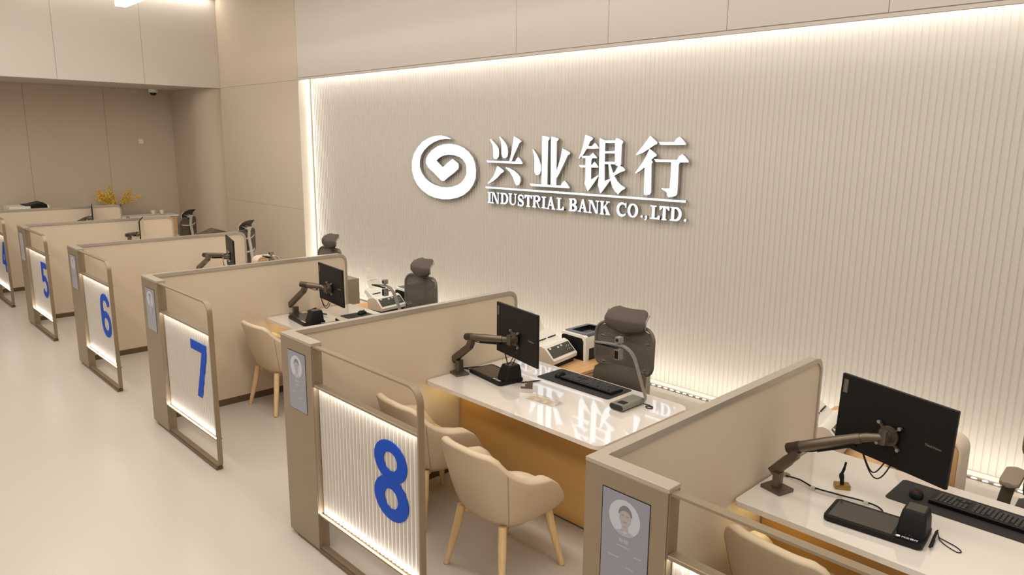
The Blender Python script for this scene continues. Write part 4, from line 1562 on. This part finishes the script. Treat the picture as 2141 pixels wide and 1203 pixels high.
# ------------------------------------------------------------------ mesh office chair (faces -y)
def curved_sheet(bm, W, z0, z1, yf, th, nx=14, nz=12, r=0.06, mi=0):
    """a bowed rounded sheet; yf(u,v) gives depth, u in -1..1, v in 0..1"""
    grid = []
    H = z1 - z0
    for j in range(nz + 1):
        v = j / nz
        zz = z0 + H * v
        e = min(v, 1 - v) * H
        hw = W / 2 if e >= r else W / 2 - r + math.sqrt(max(0.0, r * r - (r - e) ** 2))
        row = []
        for i in range(nx + 1):
            u = -1 + 2 * i / nx
            row.append((u * hw, zz, u, v))
        grid.append(row)
    fr = [[bm.verts.new((x, yf(u, v), z)) for x, z, u, v in row] for row in grid]
    bk = [[bm.verts.new((x, yf(u, v) + th, z)) for x, z, u, v in row] for row in grid]
    for j in range(nz):
        for i in range(nx):
            f1 = bm.faces.new((fr[j][i], fr[j][i + 1], fr[j + 1][i + 1], fr[j + 1][i]))
            f2 = bm.faces.new((bk[j][i], bk[j + 1][i], bk[j + 1][i + 1], bk[j][i + 1]))
            f1.material_index = f2.material_index = mi
    for j in range(nz):
        for i in (0, nx):
            f = bm.faces.new((fr[j][i], fr[j + 1][i], bk[j + 1][i], bk[j][i]))
    for i in range(nx):
        for j in (0, nz):
            f = bm.faces.new((fr[j][i], fr[j][i + 1], bk[j][i + 1], bk[j][i]))


def rim_points(W, z0, z1, yf, r=0.06, n=8):
    out = []
    for x, z in rrect(-W / 2, W / 2, z0, z1, r, n):
        out.append((x, yf(x / (W / 2), (z - z0) / (z1 - z0)), z))
    return out


def make_office_chair(head_z=1.09, light=False, arms=True, hw=0.36, hr=0.068):
    fm = MT['chair_light'] if light else MT['chair_frame']
    t = thing('office_chair', '', 'office chair', (0, 0, 0), 0, 'mesh office chairs behind the desks')
    b = bm_new()
    slab(b, rrect(-0.25, 0.25, -0.25, 0.23, (0.08, 0.08, 0.05, 0.05), 6), 0.44, 0.49, 0.02, 0, 'xy', 3)
    obj('seat', b, MT['mesh_dense'], t, 50)
    # backrest: upper panel and lumbar panel
    yb = lambda u, v: 0.225 - 0.035 * (1 - u * u) * 0 + 0.035 * u * u * -1 + 0.03 * (v - 0.4) ** 2
    z0, z1, W = 0.70, 1.06, 0.52
    b = bm_new()
    curved_sheet(b, W - 0.02, z0 + 0.01, z1 - 0.01, yb, 0.006, 16, 16, 0.085)
    bk = obj('backrest', b, MT['mesh'], t, 60)
    b = bm_new()
    tube(b, rim_points(W, z0, z1, yb, 0.092), 0.013, 8, 0, True)
    obj('back_frame', b, MT['chair_frame'], bk, 50)
    b = bm_new()
    yl = lambda u, v: 0.205 - 0.045 * u * u - 0.03 * sin(pi * v)
    curved_sheet(b, 0.47, 0.50, 0.735, yl, 0.012, 14, 8, 0.05)
    obj('lumbar_pad', b, MT['mesh_dense'], t, 60)
    # spine and yoke
    b = bm_new()
    tube(b, smooth_path([(0, 0.05, 0.40), (0, 0.22, 0.40), (0, 0.285, 0.52), (0, 0.275, 0.75), (0, 0.25, 0.93), (0, 0.255, 1.0), (0, 0.262, head_z + 0.035)], 5), 1.0, 10, 0, False, True, (0.06, 0.022))
    tube(b, [(-0.2, 0.205, 0.74), (-0.10, 0.262, 0.73), (0, 0.272, 0.725), (0.10, 0.262, 0.73), (0.2, 0.205, 0.74)], 0.013, 8)
    tube(b, [(-0.22, 0.205, 0.95), (-0.1, 0.243, 0.93), (0, 0.25, 0.925), (0.1, 0.243, 0.93), (0.22, 0.205, 0.95)], 0.010, 8)
    obj('spine', b, fm, t, 50)
    # headrest: bowed pad, upper edge rolling back
    b = bm_new()

    def yh(u, v):
        return 0.155 + 0.10 * max(0.0, v - 0.5) ** 1.5 * 2.6 + 0.05 * max(0.0, 0.3 - v) ** 1.3 + 0.03 * abs(u) ** 2.2
    curved_sheet(b, hw, head_z - 0.01, head_z + 0.160, yh, 0.014, 16, 16, hr)
    hd = obj('headrest', b, MT['mesh_dense'], t, 60)
    b = bm_new()
    tube(b, [(hw / 2 + 0.002, yh(1, (0.2 + 0.65 * v / 10)) + 0.008, head_z - 0.01 + 0.17 * (0.2 + 0.65 * v / 10)) for v in range(11)], 0.006, 6)
    obj('headrest_edge', b, MT['chair_light'] if light else MT['silver'], hd, 50)
    b = bm_new()
    tube(b, [(-hw / 2 - 0.002, yh(1, (0.2 + 0.65 * v / 10)) + 0.008, head_z - 0.01 + 0.17 * (0.2 + 0.65 * v / 10)) for v in range(11)], 0.006, 6)
    obj('headrest_edge', b, MT['chair_light'] if light else MT['silver'], hd, 50)
    b = bm_new()
    tube(b, smooth_path([(0.05, yh(0, .5) + 0.018, head_z + 0.07), (0.05, 0.245, head_z + 0.045), (0.03, 0.262, head_z + 0.01)], 4), 0.010, 8)
    tube(b, smooth_path([(-0.05, yh(0, .5) + 0.018, head_z + 0.07), (-0.05, 0.245, head_z + 0.045), (-0.03, 0.262, head_z + 0.01)], 4), 0.010, 8)
    cyl(b, (-0.07, 0.25, head_z + 0.045), (0.07, 0.25, head_z + 0.045), 0.016, 12)
    obj('headrest_bracket', b, MT['chair_light'], hd, 50)
    for sx in ((-1, 1) if arms else ()):
        b = bm_new()
        slab(b, [(sx * 0.265 + x, y) for x, y in rrect(-0.045, 0.045, -0.20, 0.06, 0.035, 5)], 0.685, 0.712, 0.008)
        ar = obj('armrest', b, fm if light else MT['arm_pad'], t, 40)
        b = bm_new()
        tube(b, smooth_path([(sx * 0.265, -0.10, 0.686), (sx * 0.285, -0.10, 0.56), (sx * 0.28, -0.08, 0.44), (sx * 0.20, -0.03, 0.40)], 5), 1.0, 10, 0, False, True, (0.03, 0.06))
        obj('arm_post', b, fm, ar, 50)
    b = bm_new()
    slab(b, rrect(-0.10, 0.10, -0.12, 0.12, 0.03, 4), 0.385, 0.442, 0.01)
    cyl(b, (0, 0, 0.13), (0, 0, 0.40), 0.026, 14)
    obj('gas_lift', b, MT['black'], t)
    b = bm_new()
    lathe(b, [(0.0, 0.10), (0.045, 0.10), (0.045, 0.15), (0.03, 0.165), (0, 0.165)], 16)
    for k in range(5):
        a = 2 * pi * k / 5 + 0.3
        tube(b, [(0.03 * cos(a), 0.03 * sin(a), 0.13), (0.17 * cos(a), 0.17 * sin(a), 0.115), (0.29 * cos(a), 0.29 * sin(a), 0.075)], [1.1, 1.0, 0.8], 8, 0, False, True, (0.045, 0.03))
    obj('base', b, fm, t)
    for k in range(5):
        a = 2 * pi * k / 5 + 0.3
        b = bm_new()
        c = Vector((0.275 * cos(a), 0.275 * sin(a), 0.03))
        n_ = Vector((-sin(a), cos(a), 0))
        for s in (-0.016, 0.016):
            cyl(b, c + n_ * (s - 0.008), c + n_ * (s + 0.008), 0.03, 14)
        cyl(b, c + Vector((0, 0, 0.0)), c + Vector((0, 0, 0.05)), 0.009, 8)
        obj('caster', b, MT['black'], t)
    return t


# ================================================================== placing the repeats
tub = make_tub_chair()
tub.location = (1.20, 0.725, 0)
tub['label'] = 'cream visitor chair in full view in front of the glossy desk'
dup(tub, (0.375, 0.85, 0), radians(-3), 'cream visitor chair half behind the panel marked 8')
dup(tub, (-2.105, 1.055, 0), radians(2), 'cream visitor chair between the panels marked 7 and 8')
dup(tub, (2.82, 1.02, 0), radians(-6), 'cream visitor chair back seen through the open frame beyond the 8')

MON = {8: (0.632, 1.368, 1.167, -0.257, 0.013, 0.027, 'black monitor seen from behind over the glossy desk'),
       9: (2.977, 1.426, 1.189, -0.273, 0.026, -0.015, 'large black monitor back above the pen stand desk'),
       7: (-1.982, 1.494, 1.099, -0.123, -0.012, -0.005, 'black monitor in the booth numbered 7'),
       6: (-4.125, 1.459, 1.152, -0.261, 0.0, -0.013, 'black monitor seen nearly edge on in the booth numbered 6'),
       5: (-6.93, 1.40, 1.137, -0.389, 0.0, -0.01, 'edge-on monitor against the partition marked 5'),
       4: (-9.395, 1.42, 1.160, -0.251, 0.0, 0.0, 'edge-on monitor against the partition marked 4')}
for k, v in MON.items():
    monitor(k, *v)
ARM = {8: ((0.10, 1.31, 0.77), (0.062, 1.31, 0.885), (0.232, 1.31, 1.014), (0.232, 1.31, 1.074), (0.545, 1.325, 1.118)),
       9: ((2.532, 1.30, 0.77), (2.521, 1.31, 0.872), (2.608, 1.31, 0.976), (2.612, 1.31, 1.014), (2.88, 1.34, 1.135)),
       7: ((-2.343, 1.31, 0.77), (-2.437, 1.31, 0.862), (-2.136, 1.31, 1.055), (-2.122, 1.31, 1.100), (-2.035, 1.40, 1.085)),
       6: ((-4.70, 1.31, 0.77), (-4.70, 1.31, 0.92), (-4.37, 1.31, 1.078), (-4.43, 1.31, 1.108), (-4.18, 1.39, 1.13)),
       5: ((-7.16, 1.28, 0.77), (-7.15, 1.28, 0.90), (-7.05, 1.27, 1.04), (-7.05, 1.27, 1.09), (-6.97, 1.32, 1.11)),
       4: ((-9.6, 1.28, 0.77), (-9.59, 1.28, 0.90), (-9.53, 1.26, 1.04), (-9.53, 1.26, 1.07), (-9.43, 1.34, 1.13))}
AL = {8: 'bronze monitor arm on the glossy desk', 9: 'large bronze monitor arm reaching over the pen stand desk', 7: 'bronze monitor arm beside the dark card box in the booth numbered 7',
      6: 'bronze monitor arm rising behind the partition marked 7', 5: 'bronze monitor arm peeking over the partition marked 6', 4: 'bronze monitor arm peeking over the partition marked 5'}
for k, (bs, pv, el, e2, tp) in ARM.items():
    v = MON[k]
    vesa = Vector(v[:3]) + Vector((sin(v[3]), -cos(v[3]), 0)) * 0.008 - Vector((0, 0, 0.035))
    arm(k, bs, pv, el, e2, tp, vesa, v[3], AL[k], k >= 6)

pad = make_pad()
pad.location = (0.325, 1.462, 0.770)
pad.rotation_euler = (0, 0, radians(-8.5))
pad['label'] = 'black signature pad on the glossy desk beside the card holder'
dup(pad, (3.002, 1.292, 0.770), radians(5.5), 'black signature pad with printed logo on the pen stand desk')
dup(pad, (-2.07, 1.275, 0.770), radians(-7), 'black signature pad behind the partition marked 8')

dm_ = make_mousepad()
dm_.location = (0.522, 1.677, 0.770)
dm_['label'] = 'dark desk mat under the keyboard of the glossy desk'
for loc, lab in (((2.925, 1.602, 0.770), 'dark desk mat under the keyboard of the pen stand desk'), ((-2.035, 1.60, 0.770), 'dark desk mat in the booth numbered 7')):
    c = dm_.copy()
    COL.objects.link(c)
    c.location = loc
    c['label'] = lab

kb = make_keyboard()
kb.location = (0.915, 1.818, 0.7725)
kb['label'] = 'black keyboard on the glossy desk'
dup(kb, (3.32, 1.752, 0.7725), 0, 'black keyboard on the pen stand desk')
dup(kb, (-1.60, 1.775, 0.7725), 0, 'black keyboard in the booth numbered 7')
ms = make_mouse()
ms.location = (0.640, 1.805, 0.7725)
ms.rotation_euler = (0, 0, radians(14))
ms['label'] = 'black mouse beside the keyboard on the glossy desk'
m9 = dup(ms, (3.028, 1.728, 0.7725), radians(16), 'black mouse with a red mark on the pen stand desk')
b = bm_new()
stroke(b, arc(0.0, -0.028, 0.008, 0.010, 0, 330, 12), 0.0025, 0.0345, 0.036, 'xy')
obj('mark', b, MT['red'], m9, 0)
dup(ms, (-1.95, 1.80, 0.7725), radians(16), 'black mouse in the booth numbered 7')

dc = make_doccam()
dc.location = (1.335, 1.675, 0.770)
dc['label'] = 'grey document camera standing on the glossy desk'
dup(dc, (-1.29, 1.67, 0.770), 0, 'grey document camera in the booth numbered 7')
dup(dc, (-3.50, 1.67, 0.770), 0, 'grey document camera in the booth numbered 6')
dup(dc, (-8.40, 1.67, 0.770), 0, 'grey document camera in the booth numbered 4')

ped = make_pedestal()
ped.location = (0.145, 2.50, 0)
ped['label'] = 'oak pedestal carrying scanner and printer behind the glossy desk'
dup(ped, (-2.54, 2.50, 0), 0, 'oak pedestal behind the desk of the booth numbered 7')
dup(ped, (2.42, 2.62, 0), 0, 'oak pedestal behind the pen stand desk')
sc8 = make_scanner()
sc8.location = (0.14, 2.30, 0.65)
sc8.rotation_euler = (0, 0, radians(9))
sc8['label'] = 'white sheet scanner with dark panel beside the glossy desk'
dup(sc8, (-2.29, 2.33, 0.65), radians(9), 'white sheet scanner behind the document camera of the booth numbered 7')
dup(sc8, (2.40, 2.30, 0.65), radians(9), 'white sheet scanner peeking from behind the large monitor')
pr8 = make_printer()
pr8.location = (0.14, 2.705, 0.65)
pr8.scale = (0.72, 1, 1)
pr8['label'] = 'white and black printer next to the mesh chair at the glossy desk'
dup(pr8, (-2.32, 2.73, 0.65), 0, 'white and black printer behind the chair of the booth numbered 7')
gc = make_grey_cabinet()
gc.location = (0.055, 3.24, 0)
gc['label'] = 'grey metal cabinet behind the mesh chair at the glossy desk'
gc6 = dup(gc, (-3.46, 2.35, 0), 0, 'grey metal cabinet past the end of the partition marked 7')
gc6.scale = (1, 1, 1.2)
lk = make_locker()
lk.location = (2.943, 2.235, 0)
lk['label'] = 'pale cabinet with oak door behind the large monitor'
dup(lk, (-4.98, 2.28, 0), radians(90), 'pale cabinet with oak door past the end of the partition marked 6')

oc = make_office_chair(1.025, arms=False)
oc.location = (0.745, 2.23, 0)
oc.rotation_euler = (0, 0, radians(4))
oc['label'] = 'grey mesh office chair at the glossy desk'
oc7 = make_office_chair(1.08, arms=False, hw=0.32, hr=0.082)
oc7.location = (-1.93, 2.30, 0)
oc7['label'] = 'grey mesh office chair in the booth numbered 7'
dup(oc7, (-4.28, 2.62, 0), radians(2), 'grey mesh office chair whose headrest shows above the partition marked 7')
oc9 = make_office_chair(1.04)
oc9.location = (3.53, 2.58, 0)
oc9.rotation_euler = (0, 0, radians(3))
oc9['label'] = 'grey mesh office chair cut by the picture edge'
oc5 = make_office_chair(1.04, True)
oc5.location = (-7.02, 2.75, 0)
oc5.rotation_euler = (0, 0, radians(-55))
oc5['label'] = 'pale framed office chair turned sideways past the partition marked 6'
dup(oc5, (-9.30, 2.72, 0), radians(-50), 'pale framed office chair turned sideways past the partition marked 5')

# ------------------------------------------------------------------ single things on the desks
t = thing('card_holder', 'small dark name card holder on the glossy desk', 'card holder', (0.70, 1.40, 0.770), radians(38))
b = bm_new()
box(b, -0.045, 0.045, -0.022, 0.025, 0.0, 0.004)
box(b, -0.045, 0.045, -0.022, -0.019, 0.004, 0.026)
obj('base', b, MT['clear'], t)
b = bm_new()
prism(b, [(-0.040, 0.006), (0.040, 0.006), (0.040, 0.070), (0.0, 0.070), (0.0, 0.052), (-0.012, 0.052), (-0.012, 0.034), (-0.040, 0.034)], -0.002, 0.002, 'xz')
bmesh.ops.rotate(b, verts=b.verts[:], cent=(0, 0, 0.005), matrix=Matrix.Rotation(radians(-14), 3, 'X'))
obj('card', b, MT['brown'], t, 0)

t = thing('pen', 'black pen lying on the glossy desk behind the card box', 'pen', (0.585, 1.565, 0.7755), radians(66))
b = bm_new()
tube(b, [(-0.075, 0, 0), (-0.06, 0, 0), (0.05, 0, 0), (0.072, 0, 0)], [0.0045, 0.005, 0.005, 0.002], 10)
obj('barrel', b, MT['black'], t)
b = bm_new()
tube(b, smooth_path([(-0.075, 0, 0), (-0.11, 0.02, -0.001), (-0.10, 0.05, -0.003), (-0.06, 0.055, -0.003)], 5), 0.0018, 6)
obj('tether', b, MT['black'], t)

t = thing('packet', 'crumpled clear plastic packet on the glossy desk', 'packet', (0.90, 1.355, 0.770), radians(6))
b = bm_new()
nx, ny = 14, 7
gr = []
for j in range(ny + 1):
    row = []
    for i in range(nx + 1):
        u, v = i / nx, j / ny
        z = 0.004 + 0.022 * sin(pi * v) ** 0.6 * (0.5 + 0.5 * sin(pi * min(1, u * 1.15))) + random.uniform(-0.007, 0.009) * sin(pi * v)
        row.append(b.verts.new(((u - 0.5) * 0.25, (v - 0.5) * 0.085 * (1 + 0.25 * (u > 0.85)), max(0.002, z))))
    gr.append(row)
for j in range(ny):
    for i in range(nx):
        b.faces.new((gr[j][i], gr[j][i + 1], gr[j + 1][i + 1], gr[j + 1][i]))
obj('wrapper', b, MT['foil'], t, 0)
b = bm_new()
for k in range(7):
    y = -0.02 + 0.0065 * k
    tube(b, [(-0.09 + random.uniform(-.01, .01), y, 0.007), (0.07 + random.uniform(-.02, .02), y + random.uniform(-.008, .008), 0.010)], 0.0028, 6)
obj('contents', b, MT['oak'], t)

t = thing('pen_stand', 'small brass holder with a dark tethered pen standing upright', 'pen stand', (2.745, 1.55, 0.770), radians(35))
b = bm_new()
slab(b, rrect(-0.036, 0.036, -0.026, 0.026, 0.008, 4), 0.0, 0.022, 0.003)
obj('block', b, MT['brass'], t)
b = bm_new()
tube(b, smooth_path([(0, 0, 0.020), (-0.003, 0, 0.045), (-0.006, 0, 0.07), (0.002, 0, 0.10), (0.008, 0, 0.135)], 4), [0.010] * 5 + [0.012] * 4 + [0.007] * 4 + [0.0055] * 4, 10)
obj('pen', b, MT['black'], t, 50)

t = thing('cable', 'black cable running over the pen stand desk to the signature pad', 'cable', (0, 0, 0.7765))
b = bm_new()
tube(b, smooth_path([(2.50, 1.462, 0.0), (2.56, 1.462, 0.004), (2.60, 1.452, 0.004), (2.66, 1.432, 0.003), (2.74, 1.442, 0.003), (2.80, 1.452, 0.003), (2.87, 1.464, 0.004), (2.935, 1.462, 0.004), (2.975, 1.435, 0.004), (2.985, 1.395, 0.004)], 6), 0.0040, 8)
obj('wire', b, MT['black'], t, 60)
for cx, cy in ((2.655, 1.428), (2.893, 1.462)):
    b = bm_new()
    slab(b, [(cx + x, cy + y) for x, y in rrect(-0.011, 0.011, -0.016, 0.016, 0.004, 3)], -0.006, -0.003, 0)
    tube(b, [(cx - 0.010, cy, 0.002), (cx + 0.010, cy, 0.002)], 0.008, 10)
    obj('clip', b, MT['clear'], t)

t = thing('stylus', 'black stylus clipped beside the signature pad with a looped cord', 'stylus', (3.222, 1.33, 0.770), radians(8))
b = bm_new()
tube(b, [(-0.004, -0.085, 0.016), (0.0, 0.06, 0.022), (0.002, 0.075, 0.024)], [0.005, 0.006, 0.003], 10)
box(b, -0.009, 0.004, -0.05, 0.01, 0.0, 0.013, 0, 0.002, 1)
obj('barrel', b, MT['black'], t)
b = bm_new()
tube(b, smooth_path([(0.002, 0.07, 0.02), (0.012, 0.05, 0.006), (0.035, 0.04, 0.003), (0.08, 0.015, 0.002), (0.103, -0.015, 0.002), (0.088, -0.03, 0.002), (0.045, 0.0, 0.002), (0.016, 0.035, 0.004), (0.004, 0.066, 0.018)], 6), 0.0022, 6)
obj('cord', b, MT['black'], t, 60)

b = bm_new()
for pts in ([(-2.40, 1.47, 0.0), (-2.31, 1.45, 0.02), (-2.24, 1.47, 0.012), (-2.19, 1.44, 0.012)], [(-2.40, 1.49, 0.0), (-2.33, 1.52, 0.03), (-2.26, 1.47, 0.015), (-2.20, 1.50, 0.004), (-2.13, 1.52, 0.004)], [(-2.33, 1.47, 0.003), (-2.28, 1.42, 0.004), (-2.2, 1.40, 0.03)]):
    tube(b, smooth_path([(x, y, z + 0.7775) for x, y, z in pts], 6), 0.006, 8)
tag(obj('cable', b, MT['black'], None, 60), 'bundle of black cables at the arm foot in the booth numbered 7', 'cable')
b = bm_new()
for k, pts in enumerate(([(0.09, 1.36, 0.03), (0.10, 1.42, 0.008), (0.094, 1.48, 0.008)], [(0.07, 1.37, 0.02), (0.062, 1.44, 0.010), (0.085, 1.51, 0.006), (0.113, 1.545, 0.006)])):
    tube(b, smooth_path([(x, y, z + 0.772) for x, y, z in pts], 6), 0.0045, 8)
tag(obj('cable', b, MT['black'], None, 60), 'short black cable from the arm foot on the glossy desk', 'cable')

# stationery of the booth numbered 7: a black tray beside the pad
t = thing('document_tray', 'small black tray with pens beside the pad of the booth numbered 7', 'tray', (-1.80, 1.35, 0.770), radians(-10))
b = bm_new()
slab(b, rrect(-0.055, 0.055, -0.09, 0.09, 0.006, 3), 0.0, 0.012, 0.002)
box(b, -0.055, 0.055, 0.084, 0.09, 0.012, 0.04)
obj('tray', b, MT['black'], t)
b = bm_new()
cyl(b, (-0.03, -0.06, 0.017), (0.03, 0.07, 0.022), 0.005, 8)
obj('pen', b, MT['silver'], t)

# ------------------------------------------------------------------ the far recess
t = thing('sideboard', 'pale topped oak sideboard in front of the recess wall', 'sideboard', (-11.05, 2.30, 0))
b = bm_new()
slab(b, rrect(-0.24, 0.22, -0.75, 1.00, 0.008, 3), 0.925, 0.957, 0.004)
obj('top', b, MT['white'], t)
b = bm_new()
box(b, -0.22, 0.19, -0.73, 0.97, 0.06, 0.925, 0, 0.002, 1)
obj('body', b, MT['oak'], t)
b = bm_new()
box(b, -0.20, 0.17, -0.71, 0.95, 0.0, 0.06)
obj('plinth', b, MT['black'], t)
for i in range(4):
    y0 = -0.72 + i * 0.4225
    b = bm_new()
    box(b, 0.1905, 0.206, y0 + 0.003, y0 + 0.4195, 0.07, 0.915, 0, 0.002, 1)
    d = obj('door', b, MT['oak'], t)
    b = bm_new()
    box(b, 0.2065, 0.216, y0 + 0.05, y0 + 0.06, 0.62, 0.78, 0, 0.002, 1)
    obj('handle', b, MT['metal_dark'], d)

t = thing('flower_vase', 'clear vase with yellow blossom twigs on the sideboard', 'vase', (-11.08, 2.28, 0.957))
b = bm_new()
lathe(b, [(0.0, 0.0), (0.05, 0.0), (0.062, 0.03), (0.055, 0.10), (0.035, 0.17), (0.045, 0.21), (0.041, 0.21), (0.031, 0.17), (0.05, 0.10), (0.056, 0.03), (0.045, 0.008), (0, 0.008)], 20)
obj('vase', b, MT['glass'], t, 60)
bs, bf = bm_new(), bm_new()
rnd = random.Random(3)
tips = []
for k in range(26):
    side = rnd.choice([-1, -1, 1])
    sp = rnd.uniform(0.05, 0.36) * side
    if side > 0:
        sp = rnd.uniform(0.16, 0.40)
    hh = rnd.uniform(0.36, 0.52) - (0.05 if abs(sp) > 0.28 else 0) + (0.08 if -0.1 < sp < 0 else 0)
    tip = Vector((rnd.uniform(-0.14, 0.16), sp, hh))
    pts = smooth_path([(0, 0, 0.02), (tip.x * 0.2, tip.y * 0.25, 0.22), (tip.x * 0.6, tip.y * 0.65, 0.22 + (hh - 0.22) * 0.55), tip], 6)
    tube(bs, pts, 0.0028, 5)
    for p in pts[8:]:
        for q in range(5):
            c = p + Vector((rnd.uniform(-0.022, 0.022), rnd.uniform(-0.026, 0.026), rnd.uniform(-0.022, 0.022)))
            bmesh.ops.create_icosphere(bf, subdivisions=1, radius=rnd.uniform(0.006, 0.012), matrix=Matrix.Translation(c))
obj('stems', bs, MT['stem'], t, 60)
obj('blossom', bf, MT['yellow'], t, 60)['kind'] = 'stuff'

t = thing('cup', 'small pale cup on a saucer, one of the pair on the sideboard', 'cup', (-11.05, 2.90, 0.957), 0, 'pair of cups on the sideboard')
b = bm_new()
lathe(b, [(0, 0), (0.055, 0.0), (0.068, 0.010), (0.064, 0.012), (0.0, 0.008)], 18)
obj('saucer', b, MT['white'], t)
b = bm_new()
lathe(b, [(0, 0.01), (0.022, 0.01), (0.038, 0.05), (0.042, 0.085), (0.038, 0.085), (0.033, 0.05), (0.018, 0.018), (0, 0.018)], 18)
tube(b, smooth_path([(0, 0.040, 0.072), (0, 0.062, 0.06), (0, 0.055, 0.035), (0, 0.034, 0.034)], 4), 0.004, 6)
obj('cup_body', b, MT['white'], t, 60)
dup(t, (-11.05, 3.06, 0.957), 0.4, 'small pale cup on a saucer, one of the pair on the sideboard')

t = thing('photocopier', 'white and dark copier showing above the partition marked 4', 'copier', (-11.0, 0.78, 0))
b = bm_new()
box(b, -0.26, 0.26, -0.30, 0.30, 0.0, 1.10, 0, 0.01, 2)
box(b, -0.24, 0.24, -0.26, 0.05, 1.10, 1.255, 0, 0.008, 2)
obj('body', b, MT['white'], t)
b = bm_new()
prism(b, [(0.03, 1.10), (0.32, 1.10), (0.30, 1.27), (0.24, 1.31), (0.06, 1.27), (-0.02, 1.27), (-0.02, 1.262), (0.03, 1.258)], -0.22, 0.22, 'yz')
obj('lid', b, MT['black'], t, 30)
b = bm_new()
prism(b, [(0.285, 1.10), (0.36, 1.10), (0.325, 1.27), (0.30, 1.27)], -0.22, 0.22, 'yz')
obj('side_cover', b, MT['white'], t, 30)

t = thing('document_case', 'dark slanted-top case past the end of the partition marked 5', 'case', (-8.05, 2.75, 0))
b = bm_new()
prism(b, [(-0.22, 0.80), (0.30, 0.80), (0.30, 0.90), (0.12, 0.965), (-0.22, 0.84)], -0.16, 0.16, 'yz')
obj('lid', b, MT['brown'], t, 20)
b = bm_new()
box(b, -0.15, 0.15, -0.21, 0.29, 0.0, 0.80, 0, 0.004, 1)
obj('body', b, MT['grey_metal'], t)
